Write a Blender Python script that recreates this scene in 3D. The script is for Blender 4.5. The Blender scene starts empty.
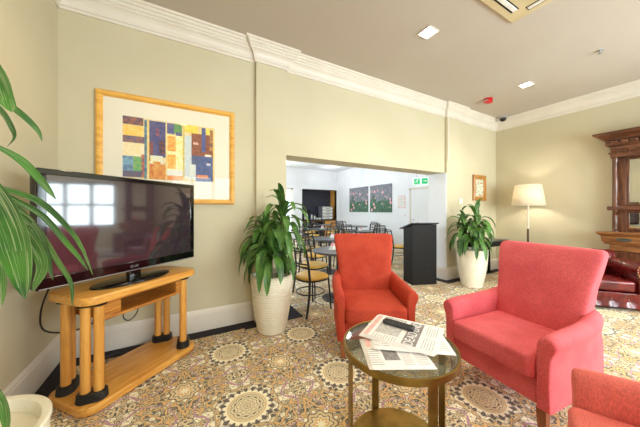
import bpy, bmesh, math, random
from mathutils import Vector, Matrix, noise
R = math.radians
PI = math.pi
rnd = random.Random(7)
SC = bpy.context.scene
COL = SC.collection

# ------------------------------------------------------------------ materials
def lin(c):
    out = []
    for v in c[:3]:
        v = v / 255.0
        out.append(v / 12.92 if v <= 0.04045 else ((v + 0.055) / 1.055) ** 2.4)
    return (out[0], out[1], out[2], 1.0)


class NT:
    """small helper to write node graphs as expressions"""
    def __init__(s, m):
        s.t = m.node_tree
        s.n = s.t.nodes
        s.l = s.t.links

    def new(s, kind, **kw):
        n = s.n.new(kind)
        for k, v in kw.items():
            setattr(n, k, v)
        return n

    def put(s, sock, val):
        if isinstance(val, bpy.types.NodeSocket):
            s.l.new(val, sock)
        else:
            sock.default_value = val

    def m(s, op, a, b=0.0, c=None, clamp=False):
        n = s.new('ShaderNodeMath', operation=op, use_clamp=clamp)
        s.put(n.inputs[0], a)
        s.put(n.inputs[1], b)
        if c is not None:
            s.put(n.inputs[2], c)
        return n.outputs[0]

    def step(s, a, lo, hi):          # smooth 0..1 between lo and hi
        n = s.new('ShaderNodeMapRange', interpolation_type='SMOOTHSTEP')
        s.put(n.inputs['Value'], a)
        n.inputs['From Min'].default_value = lo
        n.inputs['From Max'].default_value = hi
        return n.outputs[0]

    def mix(s, f, a, b):
        n = s.new('ShaderNodeMix', data_type='RGBA')
        s.put(n.inputs[0], f)
        s.put(n.inputs[6], a)
        s.put(n.inputs[7], b)
        return n.outputs[2]

    def xyz(s, v):
        n = s.new('ShaderNodeSeparateXYZ')
        s.put(n.inputs[0], v)
        return n.outputs

    def vec(s, x, y, z=0.0):
        n = s.new('ShaderNodeCombineXYZ')
        s.put(n.inputs[0], x)
        s.put(n.inputs[1], y)
        s.put(n.inputs[2], z)
        return n.outputs[0]

    def coord(s, kind='Object'):
        return s.new('ShaderNodeTexCoord').outputs[kind]

    def mapping(s, v, scale=(1, 1, 1), rot=(0, 0, 0)):
        n = s.new('ShaderNodeMapping')
        s.put(n.inputs[0], v)
        n.inputs['Scale'].default_value = scale
        n.inputs['Rotation'].default_value = rot
        return n.outputs[0]

    def noise(s, v, scale, detail=3.0, rough=0.5):
        n = s.new('ShaderNodeTexNoise')
        s.put(n.inputs['Vector'], v)
        n.inputs['Scale'].default_value = scale
        n.inputs['Detail'].default_value = detail
        n.inputs['Roughness'].default_value = rough
        return n.outputs

    def vor(s, v, scale, feature='F1', rnd_=1.0):
        n = s.new('ShaderNodeTexVoronoi', feature=feature)
        s.put(n.inputs['Vector'], v)
        n.inputs['Scale'].default_value = scale
        n.inputs['Randomness'].default_value = rnd_
        return n.outputs


def base_mat(name, rgb=(200, 200, 200), rough=0.6, metal=0.0, spec=0.5, coat=0.0, sheen=0.0):
    m = bpy.data.materials.new(name)
    m.use_nodes = True
    b = m.node_tree.nodes['Principled BSDF']
    b.inputs['Base Color'].default_value = lin(rgb)
    b.inputs['Roughness'].default_value = rough
    b.inputs['Metallic'].default_value = metal
    b.inputs['Specular IOR Level'].default_value = spec
    b.inputs['Coat Weight'].default_value = coat
    b.inputs['Coat Roughness'].default_value = 0.08
    if sheen:
        b.inputs['Sheen Weight'].default_value = sheen
        b.inputs['Sheen Roughness'].default_value = 0.4
        b.inputs['Sheen Tint'].default_value = lin([min(255, c + 30) for c in rgb])
    return m, NT(m), b


def noisy(name, rgb, rgb2=None, scale=8.0, rough=0.6, bump=0.0, bscale=None, **kw):
    """plain colour with a soft procedural variation and an optional fine bump"""
    m, t, b = base_mat(name, rgb, rough, **kw)
    rgb2 = rgb2 or tuple(int(c * 0.93) for c in rgb)
    v = t.coord()
    f = t.noise(v, scale)[0]
    t.put(b.inputs['Base Color'], t.mix(t.step(f, 0.35, 0.65), lin(rgb), lin(rgb2)))
    if bump:
        bn = t.new('ShaderNodeBump')
        bn.inputs['Strength'].default_value = bump
        bn.inputs['Distance'].default_value = 0.003
        t.put(bn.inputs['Height'], t.noise(v, bscale or scale * 12)[0])
        t.put(b.inputs['Normal'], bn.outputs[0])
    return m


def wood(name, light, dark, axis=0, scale=1.0, rough=0.35, coat=0.2):
    m, t, b = base_mat(name, light, rough, coat=coat)
    sc = [14 * scale] * 3
    sc[axis] = 1.2 * scale
    v = t.mapping(t.coord(), tuple(sc))
    f = t.noise(v, 2.2, 4.0, 0.6)[0]
    g = t.noise(v, 9.0, 2.0)[0]
    c = t.mix(t.step(f, 0.38, 0.66), lin(light), lin(dark))
    c = t.mix(t.m('MULTIPLY', t.step(g, 0.55, 0.7), 0.35), c, lin([x * 0.8 for x in dark]))
    t.put(b.inputs['Base Color'], c)
    return m


def fabric(name, rgb, rgb2):
    m, t, b = base_mat(name, rgb, 0.85, spec=0.2, sheen=0.35)
    v = t.coord()
    big = t.noise(v, 6.0, 4.0)[0]
    fine = t.noise(t.mapping(v, (1, 1, 0.45)), 160.0, 2.0, 0.7)[0]
    c = t.mix(t.step(big, 0.35, 0.7), lin(rgb), lin(rgb2))
    c = t.mix(t.m('MULTIPLY', t.step(fine, 0.35, 0.65), 0.5), c, lin([x * 0.80 for x in rgb2]))
    t.put(b.inputs['Base Color'], c)
    bn = t.new('ShaderNodeBump')
    bn.inputs['Strength'].default_value = 0.25
    bn.inputs['Distance'].default_value = 0.002
    t.put(bn.inputs['Height'], fine)
    t.put(b.inputs['Normal'], bn.outputs[0])
    return m


def emit(name, rgb, strength):
    m, t, b = base_mat(name, rgb)
    b.inputs['Emission Color'].default_value = lin(rgb)
    b.inputs['Emission Strength'].default_value = strength
    return m


def glass(name, tint=(235, 245, 240), gloss=0.12):
    m = bpy.data.materials.new(name)
    m.use_nodes = True
    t = NT(m)
    t.n.remove(t.n['Principled BSDF'])
    tr = t.new('ShaderNodeBsdfTransparent')
    tr.inputs[0].default_value = lin(tint)
    gl = t.new('ShaderNodeBsdfGlossy')
    gl.inputs['Roughness'].default_value = 0.02
    fr = t.new('ShaderNodeLayerWeight')
    fr.inputs[0].default_value = 0.5
    mx = t.new('ShaderNodeMixShader')
    t.put(mx.inputs[0], t.m('MULTIPLY_ADD', t.m('POWER', fr.outputs[1], 4.0), 0.6, gloss, clamp=True))
    t.l.new(tr.outputs[0], mx.inputs[1])
    t.l.new(gl.outputs[0], mx.inputs[2])
    t.l.new(mx.outputs[0], t.n['Material Output'].inputs[0])
    return m


def carpet_mat():
    m, t, b = base_mat('patterned_carpet', (190, 160, 100), 0.95, spec=0.1)
    L = 0.75
    p = t.xyz(t.coord())
    def local(off):
        out = []
        for k in (0, 1):
            a = t.m('SUBTRACT', p[k], off[k])
            a = t.m('DIVIDE', a, L)
            a = t.m('SUBTRACT', a, t.m('FLOOR', t.m('ADD', a, 0.5)))
            out.append(t.m('MULTIPLY', a, L))
        return out
    qx, qy = local((0.40, 1.755))
    sx, sy = local((0.40 + L / 2, 1.755 + L / 2))
    def polar(x, y):
        r = t.m('SQRT', t.m('ADD', t.m('MULTIPLY', x, x), t.m('MULTIPLY', y, y)))
        return r, t.m('ARCTAN2', y, x)
    ax, ay = t.m('ABSOLUTE', qx), t.m('ABSOLUTE', qy)
    hi, lo = t.m('MAXIMUM', ax, ay), t.m('MINIMUM', ax, ay)
    fold = t.vec(hi, lo)
    wob = t.noise(fold, 16.0, 1.0)
    wv = t.new('ShaderNodeVectorMath', operation='MULTIPLY_ADD')
    t.put(wv.inputs[0], wob[1])
    wv.inputs[1].default_value = (0.07, 0.07, 0)
    t.put(wv.inputs[2], fold)
    fv = wv.outputs[0]
    cream, gold, orange = lin((250, 243, 218)), lin((218, 197, 152)), lin((222, 180, 120))
    navy, tan, purple = lin((62, 58, 72)), lin((228, 214, 178)), lin((178, 124, 164))
    grey = lin((166, 160, 150))
    # background of navy and grey squiggles
    n1 = t.noise(fv, 15.0, 1.0)[0]
    fr = t.m('FRACT', t.m('MULTIPLY', n1, 10.0))
    def band(f, lo, hi, w=0.05):
        return t.m('MULTIPLY', t.step(f, lo - w, lo + w), t.step(f, hi + w, hi - w))
    c = t.mix(band(fr, 0.0, 0.36), tan, navy)
    c = t.mix(band(fr, 0.36, 0.56), c, grey)
    c = t.mix(band(fr, 0.56, 0.80), c, gold)
    # cream buds with navy veins
    bv = t.vor(fv, 10.0)['Distance']
    b1 = t.m('ADD', bv, t.m('MULTIPLY', t.m('SUBTRACT', n1, 0.5), 0.35))
    c = t.mix(t.step(b1, 0.40, 0.36), c, navy)
    c = t.mix(t.step(b1, 0.36, 0.31), c, cream)
    c = t.mix(t.m('MULTIPLY', t.step(b1, 0.31, 0.27), band(fr, 0.15, 0.34)), c, navy)
    # golden loops edged with navy
    ed = t.vor(fv, 10.0, 'DISTANCE_TO_EDGE')[0]
    c = t.mix(t.step(ed, 0.075, 0.060), c, navy)
    c = t.mix(t.step(ed, 0.048, 0.036), c, orange)
    # thin purple tendrils between the medallions
    wave = t.m('MULTIPLY', t.m('SUBTRACT', t.noise(fold, 6.0, 0.0)[0], 0.5), 0.20)
    d = t.m('ABSOLUTE', t.m('SUBTRACT', t.m('ADD', hi, wave), 0.295))
    c = t.mix(t.step(d, 0.0075, 0.0045), c, purple)
    # big round medallion
    r, th = polar(qx, qy)
    pet = t.m('COSINE', t.m('MULTIPLY', th, 20.0))
    pet8 = t.m('COSINE', t.m('MULTIPLY', th, 10.0))
    rr = t.m('ADD', r, t.m('ADD', t.m('MULTIPLY', pet, 0.011), t.m('MULTIPLY', t.m('SUBTRACT', n1, 0.5), 0.05)))
    fm = t.m('FRACT', t.m('ADD', t.m('MULTIPLY', r, 48.0), t.m('MULTIPLY', t.m('MULTIPLY', pet8, t.m('SINE', t.m('MULTIPLY', r, 110.0))), 0.35)))
    med = t.mix(band(fm, 0.0, 0.26), tan, lin((98, 86, 76)))
    med = t.mix(band(fm, 0.40, 0.60), med, gold)
    med = t.mix(band(fm, 0.86, 1.02), med, cream)
    c = t.mix(t.step(rr, 0.176, 0.170), c, navy)
    c = t.mix(t.m('MULTIPLY', t.step(rr, 0.168, 0.163), t.step(t.m('ADD', pet, t.m('MULTIPLY', t.m('SUBTRACT', 0.158, r), 60.0)), -0.2, 0.2)), c, cream)
    c = t.mix(t.step(r, 0.134, 0.130), c, gold)
    c = t.mix(t.step(r, 0.124, 0.120), c, med)
    # small star medallion
    r2, th2 = polar(sx, sy)
    star = t.m('COSINE', t.m('MULTIPLY', th2, 8.0))
    r2s = t.m('ADD', r2, t.m('MULTIPLY', star, 0.010))
    c = t.mix(t.step(r2s, 0.105, 0.100), c, navy)
    c = t.mix(t.step(r2s, 0.096, 0.092), c, gold)
    c = t.mix(t.step(r2s, 0.074, 0.070), c, navy)
    c = t.mix(t.step(r2s, 0.066, 0.062), c, tan)
    c = t.mix(t.step(r2s, 0.048, 0.045), c, orange)
    c = t.mix(t.step(r2s, 0.030, 0.027), c, cream)
    # pile: fine mottling
    pile = t.noise(t.coord(), 420.0, 2.0)[0]
    c = t.mix(t.m('MULTIPLY', pile, 0.3), c, tan)
    t.put(b.inputs['Base Color'], c)
    return m


M = {}
M['wall'] = noisy('beige_wall_paint', (203, 193, 164), (199, 189, 159), 1.5, 0.75, bump=0.05, bscale=120)
M['ceil'] = noisy('ceiling_paint', (190, 179, 166), (187, 175, 162), 1.0, 0.85)
M['trim'] = noisy('white_gloss_trim', (224, 216, 203), (220, 211, 197), 3, 0.4)
M['white'] = noisy('white_wall_paint', (236, 238, 242), (232, 234, 238), 2, 0.7)
M['carpet'] = carpet_mat()
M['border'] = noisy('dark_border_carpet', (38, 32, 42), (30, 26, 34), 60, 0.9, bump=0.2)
M['oak'] = wood('honey_oak', (232, 172, 84), (210, 142, 58), 0)
M['oak_v'] = wood('honey_oak_upright', (230, 168, 82), (212, 146, 62), 2)
M['oak_dark'] = wood('oak_grain_panel', (204, 138, 58), (160, 96, 34), 0, 2.0)
M['black'] = noisy('black_plastic', (22, 20, 22), (18, 16, 18), 20, 0.35)
M['gblack'] = noisy('glossy_black', (12, 11, 13), (10, 9, 11), 5, 0.08, coat=0.5)
M['rib'] = noisy('black_ribbed_rubber', (30, 28, 27), (20, 19, 18), 30, 0.45)
M['screen'] = base_mat('dark_screen_glass', (54, 42, 50), 0.05, spec=1.0, coat=1.0)[0]
M['silver'] = noisy('silver_paint', (200, 200, 204), None, 10, 0.3, metal=0.7)
M['gold_frame'] = wood('golden_frame_wood', (232, 178, 84), (214, 154, 62), 0, 1.0, 0.3)
M['mat'] = noisy('cream_mount_card', (232, 223, 203), (229, 220, 198), 3, 0.7)
M['pot'] = noisy('cream_ceramic', (236, 228, 206), (230, 221, 197), 8, 0.45)
M['soil'] = noisy('dark_soil', (58, 42, 30), (36, 26, 18), 40, 0.95, bump=0.6)
M['cane'] = noisy('brown_cane', (112, 92, 62), (84, 68, 44), 20, 0.8, bump=0.4)
M['orange'] = fabric('orange_red_velvet', (198, 78, 54), (182, 64, 45))
M['rose'] = fabric('red_velvet_pink_light', (230, 110, 116), (218, 96, 104))  # the orange chair's velvet with a pinkish light tint put into the colour
M['coral'] = fabric('red_velvet_bright_light', (238, 130, 118), (228, 116, 108))  # same velvet again, its brighter lighting worked into the colour
M['legwood'] = wood('brown_leg_wood', (158, 92, 46), (122, 64, 30), 2)
M['brass'] = noisy('aged_brass', (150, 122, 62), (128, 102, 48), 12, 0.32, metal=0.85)
M['glass'] = glass('clear_glass', (228, 238, 233), 0.11)
M['pane'] = glass('window_glass', (245, 250, 250), 0.03)
M['paper'] = noisy('newsprint', (246, 242, 240), (238, 234, 232), 30, 0.8)
M['ink'] = noisy('grey_print', (178, 174, 172), (204, 200, 198), 60, 0.8)
M['inkdark'] = noisy('dark_print', (128, 122, 122), (156, 150, 148), 50, 0.8)
M['inkpink'] = noisy('pink_print', (232, 170, 164), (236, 190, 182), 30, 0.8)
M['inkwhite'] = noisy('white_print', (246, 244, 242), None, 30, 0.8)
M['lect'] = noisy('black_laminate', (26, 22, 20), (20, 17, 15), 14, 0.55, spec=0.2)
M['lect_top'] = noisy('charcoal_laminate', (48, 48, 54), (42, 42, 48), 14, 0.3)
M['shade'] = None
M['pole_w'] = noisy('cream_metal', (226, 216, 196), None, 10, 0.4)
M['pole_d'] = wood('dark_pole_wood', (92, 50, 34), (70, 36, 24), 2)
M['mahog'] = wood('carved_mahogany', (112, 66, 40), (70, 38, 22), 2)
M['mahog_h'] = wood('carved_mahogany_rail', (112, 66, 40), (72, 40, 22), 1)
M['ledge'] = wood('golden_brown_ledge', (160, 106, 58), (118, 72, 36), 1)
M['mirror'] = base_mat('mirror_silver', (235, 238, 236), 0.02, 1.0)[0]
M['leather'] = noisy('oxblood_leather', (112, 30, 30), (82, 18, 20), 9, 0.26, bump=0.15, bscale=90, coat=0.25)
M['brassnail'] = noisy('brass_nail', (180, 140, 80), None, 10, 0.3, metal=1.0)
M['cmetal'] = noisy('dark_chair_metal', (36, 33, 36), (28, 26, 28), 20, 0.3)
M['cseat'] = noisy('mustard_vinyl', (228, 184, 90), (220, 174, 78), 8, 0.45)
M['ttop'] = noisy('grey_table_laminate', (86, 88, 96), (78, 80, 88), 10, 0.3)
M['exitgreen'] = emit('exit_sign_green', (20, 180, 110), 0.5)
M['exitwhite'] = emit('exit_sign_white', (225, 240, 235), 0.35)
M['lampglow'] = emit('lamp_lens', (255, 246, 226), 30.0)
M['red'] = noisy('red_plastic', (206, 30, 36), (190, 24, 30), 10, 0.35)
M['grille'] = noisy('cream_vent_plastic', (206, 188, 148), (200, 180, 140), 4, 0.5)
M['dark'] = noisy('dark_slot', (30, 26, 24), None, 5, 0.7)
M['navy'] = noisy('navy_panel', (52, 54, 70), (44, 46, 60), 6, 0.5)
M['plastic_w'] = noisy('white_plastic', (236, 234, 228), None, 10, 0.4)
M['pink'] = noisy('pink_packets', (232, 160, 170), (240, 200, 200), 60, 0.6)
M['frame_dark'] = wood('dark_window_timber', (70, 48, 40), (50, 34, 28), 2)
M['cable'] = noisy('black_cable', (20, 20, 22), None, 10, 0.5)

def shade_mat():
    m = bpy.data.materials.new('lamp_shade_fabric')
    m.use_nodes = True
    t = NT(m)
    t.n.remove(t.n['Principled BSDF'])
    d = t.new('ShaderNodeBsdfDiffuse')
    tr = t.new('ShaderNodeBsdfTranslucent')
    f = t.noise(t.mapping(t.coord(), (1, 1, 0.2)), 60.0)[0]
    c = t.mix(f, lin((250, 242, 224)), lin((244, 235, 215)))
    t.put(d.inputs[0], c)
    t.put(tr.inputs[0], c)
    mx = t.new('ShaderNodeMixShader')
    mx.inputs[0].default_value = 0.45
    t.l.new(d.outputs[0], mx.inputs[1])
    t.l.new(tr.outputs[0], mx.inputs[2])
    t.l.new(mx.outputs[0], t.n['Material Output'].inputs[0])
    return m
M['shade'] = shade_mat()

def leaf_mat(name, dark, mid, pale, amount):
    m, t, b = base_mat(name, mid, 0.38, spec=0.5)
    uv = t.new('ShaderNodeUVMap').outputs[0]
    s = t.noise(t.mapping(uv, (9.0, 0.7, 1.0)), 2.0, 3.0, 0.6)[0]
    big = t.noise(t.coord(), 7.0, 2.0)[0]
    c = t.mix(t.step(big, 0.35, 0.65), lin(dark), lin(mid))
    c = t.mix(t.m('MULTIPLY', t.step(s, 0.50, 0.66), amount), c, lin(pale))
    t.put(b.inputs['Base Color'], c)
    b.inputs['Subsurface Weight'].default_value = 0.0
    tl = t.new('ShaderNodeBsdfTranslucent')
    t.put(tl.inputs[0], c)
    mx = t.new('ShaderNodeMixShader')
    mx.inputs[0].default_value = 0.25
    t.l.new(b.outputs[0], mx.inputs[1])
    t.l.new(tl.outputs[0], mx.inputs[2])
    t.l.new(mx.outputs[0], t.n['Material Output'].inputs[0])
    return m
M['leaf'] = leaf_mat('dark_green_leaf', (42, 84, 38), (84, 134, 54), (162, 188, 104), 0.6)
M['leaf_near'] = leaf_mat('fresh_green_leaf', (44, 98, 40), (80, 142, 50), (200, 216, 172), 0.8)

# ------------------------------------------------------------------ mesh builder
class MB:
    def __init__(s):
        s.b = bmesh.new()
        s.uv = s.b.loops.layers.uv.new('UVMap')
        s.mi = 0

    def face(s, vs):
        try:
            f = s.b.faces.new(vs)
            f.material_index = s.mi
            return f
        except ValueError:
            return None

    def box(s, lo, hi, mtx=None):
        x0, y0, z0 = lo
        x1, y1, z1 = hi
        pts = [Vector((x, y, z)) for z in (z0, z1) for x, y in ((x0, y0), (x1, y0), (x1, y1), (x0, y1))]
        if mtx:
            pts = [mtx @ q for q in pts]
        v = [s.b.verts.new(q) for q in pts]
        for f in ((3, 2, 1, 0), (4, 5, 6, 7), (0, 1, 5, 4), (1, 2, 6, 5), (2, 3, 7, 6), (3, 0, 4, 7)):
            s.face([v[i] for i in f])
        return s

    def loft(s, rings, cap=True, closed=True):
        vr = [[s.b.verts.new(q) for q in r] for r in rings]
        n = len(vr[0])
        m = n if closed else n - 1
        for a, b_ in zip(vr, vr[1:]):
            for i in range(m):
                j = (i + 1) % n
                s.face([a[i], a[j], b_[j], b_[i]])
        if cap and closed:
            s.face(list(reversed(vr[0])))
            s.face(vr[-1])
        return s

    def lathe(s, prof, n=32, c=(0, 0, 0), cap=True, mtx=None):
        rings = []
        for r, z in prof:
            ring = [Vector((c[0] + r * math.cos(2 * PI * i / n), c[1] + r * math.sin(2 * PI * i / n), c[2] + z)) for i in range(n)]
            if mtx:
                ring = [mtx @ q for q in ring]
            rings.append(ring)
        return s.loft(rings, cap)

    def cyl(s, p0, p1, r0, r1=None, n=16):
        r1 = r0 if r1 is None else r1
        return s.tube([p0, p1], [r0, r1], n)

    def tube(s, pts, r, n=8, flat=1.0):
        pts = [Vector(q) for q in pts]
        rs = r if isinstance(r, (list, tuple)) else [r] * len(pts)
        rings = []
        up = None
        for i, q in enumerate(pts):
            a = pts[max(i - 1, 0)]
            c = pts[min(i + 1, len(pts) - 1)]
            d = (c - a).normalized()
            if up is None:
                up = Vector((0, 0, 1)) if abs(d.z) < 0.9 else Vector((1, 0, 0))
            x = d.cross(up)
            if x.length < 1e-5:
                x = d.cross(Vector((0, 1, 0)))
            x.normalize()
            y = x.cross(d).normalized()
            up = y
            rings.append([q + x * (rs[i] * math.cos(2 * PI * k / n)) + y * (rs[i] * flat * math.sin(2 * PI * k / n)) for k in range(n)])
        return s.loft(rings)

    def rbox(s, cx, cy, z0, z1, wx, wy, rc=0.02, re=0.01, n=5, crown=0.0, mtx=None):
        """box with rounded corners (rc) and rounded top and bottom edges (re)"""
        def ring(inset, z, crown_k=0.0):
            out = []
            hx, hy, r = wx / 2 - inset, wy / 2 - inset, max(rc - inset, 0.001)
            for k, (sx, sy) in enumerate(((1, 1), (-1, 1), (-1, -1), (1, -1))):
                for i in range(n + 1):
                    a = (k + i / n) * PI / 2
                    out.append(Vector((cx + sx * (hx - r) + r * math.cos(a), cy + sy * (hy - r) + r * math.sin(a), z)))
            return [mtx @ q for q in out] if mtx else out
        rings = []
        st = 4
        for i in range(st + 1):
            a = PI / 2 * i / st
            rings.append(ring(re * (1 - math.sin(a)), z0 + re * (1 - math.cos(a))))
        for i in range(st + 1):
            a = PI / 2 * i / st
            rings.append(ring(re * (1 - math.cos(a)), z1 - re + re * math.sin(a)))
        if crown:
            for q in (0.2, 0.45, 0.7, 0.9):
                rings.append(ring(re + (min(wx, wy) / 2 - re - 0.01) * q, z1 + crown * math.sin(q * PI / 2)))
        return s.loft(rings)

    def leaf(s, pts, w, peak=0.5, side=None, crease=0.25, seg=12):
        """arching strap leaf along pts"""
        pts = [Vector(q) for q in pts]
        # resample (Catmull-Rom)
        P = [pts[0] * 2 - pts[1]] + pts + [pts[-1] * 2 - pts[-2]]
        n = len(pts) - 1
        out = []
        for k in range(seg + 1):
            u = k / seg * n
            i = min(int(u), n - 1)
            f = u - i
            a, b_, c, d = P[i], P[i + 1], P[i + 2], P[i + 3]
            out.append(0.5 * ((2 * b_) + (c - a) * f + (2 * a - 5 * b_ + 4 * c - d) * f * f + (3 * b_ - a - 3 * c + d) * f ** 3))
        rows = []
        e = math.log(0.5) / math.log(peak)
        for k, q in enumerate(out):
            t_ = k / seg
            d = (out[min(k + 1, seg)] - out[max(k - 1, 0)]).normalized()
            if side is None:
                sd = d.cross(Vector((0, 0, 1)))
                if sd.length < 0.15:
                    sd = rows_side if rows else Vector((1, 0, 0))
                sd = sd.normalized()
            else:
                sd = (side - d * side.dot(d)).normalized()
            if rows and sd.dot(rows_side) < 0:
                sd = -sd
            rows_side = sd
            nn = sd.cross(d).normalized()
            ww = w * (max(math.sin(PI * t_ ** e), 0.0) ** 0.75) + (0.10 * w if k < seg else 0.002)
            ww = max(ww, 0.002)
            rows.append([s.b.verts.new(q + sd * (ww * x * 0.5) + nn * (crease * ww * (abs(x) * 0.5))) for x in (-1, -0.5, 0, 0.5, 1)])
        for k in range(seg):
            for i in range(4):
                f = s.face([rows[k][i], rows[k][i + 1], rows[k + 1][i + 1], rows[k + 1][i]])
                if f:
                    for lp, (uu, vv) in zip(f.loops, ((i, k), (i + 1, k), (i + 1, k + 1), (i, k + 1))):
                        lp[s.uv].uv = (uu / 4 + len(s.b.faces) // 48 * 0.37, vv / seg)
        return s

    def build(s, name, mats, parent=None, smooth=True, bevel=0.0, angle=40, subsurf=0, seg=2, loc=None):
        me = bpy.data.meshes.new(name)
        bmesh.ops.recalc_face_normals(s.b, faces=s.b.faces[:])
        s.b.to_mesh(me)
        s.b.free()
        o = bpy.data.objects.new(name, me)
        COL.objects.link(o)
        for k in (mats if isinstance(mats, (list, tuple)) else [mats]):
            me.materials.append(k)
        if bevel:
            md = o.modifiers.new('bevel', 'BEVEL')
            md.width = bevel
            md.segments = seg
            md.limit_method = 'ANGLE'
            md.angle_limit = R(40)
        if subsurf:
            md = o.modifiers.new('sub', 'SUBSURF')
            md.levels = subsurf
            md.render_levels = subsurf
        if smooth:
            me.shade_smooth()
            me.set_sharp_from_angle(angle=R(angle))
        if parent:
            o.parent = parent
        if loc:
            o.location = loc
        return o


def smooth_path(pts, seg=6):
    P = [Vector(q) for q in pts]
    P = [P[0] * 2 - P[1]] + P + [P[-1] * 2 - P[-2]]
    out = []
    for i in range(1, len(P) - 2):
        a, b_, c, d = P[i - 1:i + 3]
        for k in range(seg):
            f = k / seg
            out.append(0.5 * ((2 * b_) + (c - a) * f + (2 * a - 5 * b_ + 4 * c - d) * f * f + (3 * b_ - a - 3 * c + d) * f ** 3))
    return out + [P[-2]]


def tag(o, label=None, cat=None, group=None, kind=None):
    if label: o['label'] = label
    if cat: o['category'] = cat
    if group: o['group'] = group
    if kind: o['kind'] = kind
    return o


def thing(name, label, cat, loc=(0, 0, 0), rz=0.0, group=None):
    o = bpy.data.objects.new(name, None)
    o.empty_display_size = 0.1
    COL.objects.link(o)
    o.location = loc
    o.rotation_euler = (0, 0, rz)
    return tag(o, label, cat, group)


def dup(root, loc, rz, label=None, mat_swap=None):
    r = root.copy()
    COL.objects.link(r)
    r.location = loc
    r.rotation_euler = (0, 0, rz)
    if label:
        r['label'] = label
    def kids(a, b_):
        for ch in list(a.children):
            c = ch.copy()
            if mat_swap and c.type == 'MESH' and any(mm in mat_swap for mm in c.data.materials):
                c.data = c.data.copy()
                for i, mm in enumerate(c.data.materials):
                    if mm in mat_swap:
                        c.data.materials[i] = mat_swap[mm]
            COL.objects.link(c)
            c.parent = b_
            kids(ch, c)
    kids(root, r)
    return r


def struct(o):
    return tag(o, kind='structure')


def text_mesh(name, txt, size, mat, parent, loc, rot, extrude=0.0004, align='CENTER', sx=1.0):
    cu = bpy.data.curves.new(name + '_curve', 'FONT')
    cu.body = txt
    cu.size = size
    cu.extrude = extrude
    cu.align_x = align
    cu.align_y = 'CENTER'
    tmp = bpy.data.objects.new(name + '_tmp', cu)
    COL.objects.link(tmp)
    bpy.context.view_layer.update()
    me = bpy.data.meshes.new_from_object(tmp.evaluated_get(bpy.context.evaluated_depsgraph_get()))
    bpy.data.objects.remove(tmp)
    me.materials.clear()
    me.materials.append(mat)
    o = bpy.data.objects.new(name, me)
    me.name = name
    COL.objects.link(o)
    o.location = loc
    o.rotation_euler = rot
    o.scale = (sx, 1, 1)
    if parent:
        o.parent = parent
    return o

# ------------------------------------------------------------------ room
XL, XR, BY, RY, CZ = -0.96, 6.34, 3.09, -2.4, 3.37
DY0, DXL, DXR, DY1, DCZ = 3.43, -1.6, 7.06, 10.84, 3.32     # dining room beyond the opening
OX0, OX1, OZ = 1.19, 4.48, 2.07                               # the opening


def wall(name, axis, at, thick, u0, u1, z0, z1, holes, mat):
    """wall slab on a plane; axis 'x' means it runs along x at y=at, thickness towards +thick"""
    us = sorted({u0, u1, *[h[0] for h in holes], *[h[1] for h in holes]})
    zs = sorted({z0, z1, *[h[2] for h in holes], *[h[3] for h in holes]})
    b = MB()
    for a, c in zip(us, us[1:]):
        for p, q in zip(zs, zs[1:]):
            cu, cz = (a + c) / 2, (p + q) / 2
            if any(h[0] < cu < h[1] and h[2] < cz < h[3] for h in holes):
                continue
            t0, t1 = sorted((at, at + thick))
            if axis == 'x':
                b.box((a, t0, p), (c, t1, q))
            else:
                b.box((t0, a, p), (t1, c, q))
    bmesh.ops.remove_doubles(b.b, verts=b.b.verts[:], dist=1e-5)
    # drop the inner faces between neighbouring cells
    seen = {}
    for f in b.b.faces:
        k = tuple(round(x, 4) for x in f.calc_center_median())
        seen.setdefault(k, []).append(f)
    bmesh.ops.delete(b.b, geom=[f for fs in seen.values() if len(fs) > 1 for f in fs], context='FACES')
    return struct(b.build(name, mat, smooth=False))


struct(MB().box((-2.0, RY - 0.3, -0.1), (8.2, 11.8, 0.0)).build('floor', M['carpet'], smooth=False))
struct(MB().box((XL - 0.2, RY - 0.2, CZ), (XR + 0.2, BY + 0.05, CZ + 0.1)).build('ceiling', M['ceil'], smooth=False))
wall('wall_left', 'y', XL, -0.2, RY - 0.2, DY0, 0, CZ, [], M['wall'])
wall('wall_back', 'x', BY, DY0 - BY, XL, XR + 0.9, 0, 3.55, [(OX0, OX1, 0, OZ)], M['wall'])
RW_WIN = [(-1.45, 0.32, 0.85, 2.15)]
wall('wall_right', 'y', XR, 0.2, RY - 0.2, BY, 0, CZ, RW_WIN, M['wall'])
REAR_FILL_WIN = [(-0.3, 1.5, 0.85, 2.45), (2.0, 3.8, 0.85, 2.45), (4.3, 5.9, 0.85, 2.45)]  # unseen windows behind the camera, added for even soft light
wall('wall_rear', 'x', RY, -0.2, XL, XR, 0, CZ, REAR_FILL_WIN, M['wall'])
# pilasters either side of the opening
struct(MB().box((0.80, BY - 0.045, 0), (1.19, BY, 3.30)).build('trim_1', M['wall'], bevel=0.004))
struct(MB().box((4.48, BY - 0.045, 0), (4.86, BY, 3.30)).build('trim_2', M['wall'], bevel=0.004))
# white lining of the right jamb
struct(MB().box((4.462, BY - 0.04, 0), (4.479, DY0 + 0.01, OZ - 0.001)).build('trim_3', M['white'], bevel=0.003))
# slim white conduit above the opening's right end
struct(MB().box((4.50, BY - 0.062, 1.98 + 0.32), (4.525, BY - 0.046, 3.15)).build('trim_4', M['trim'], bevel=0.003))


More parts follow.
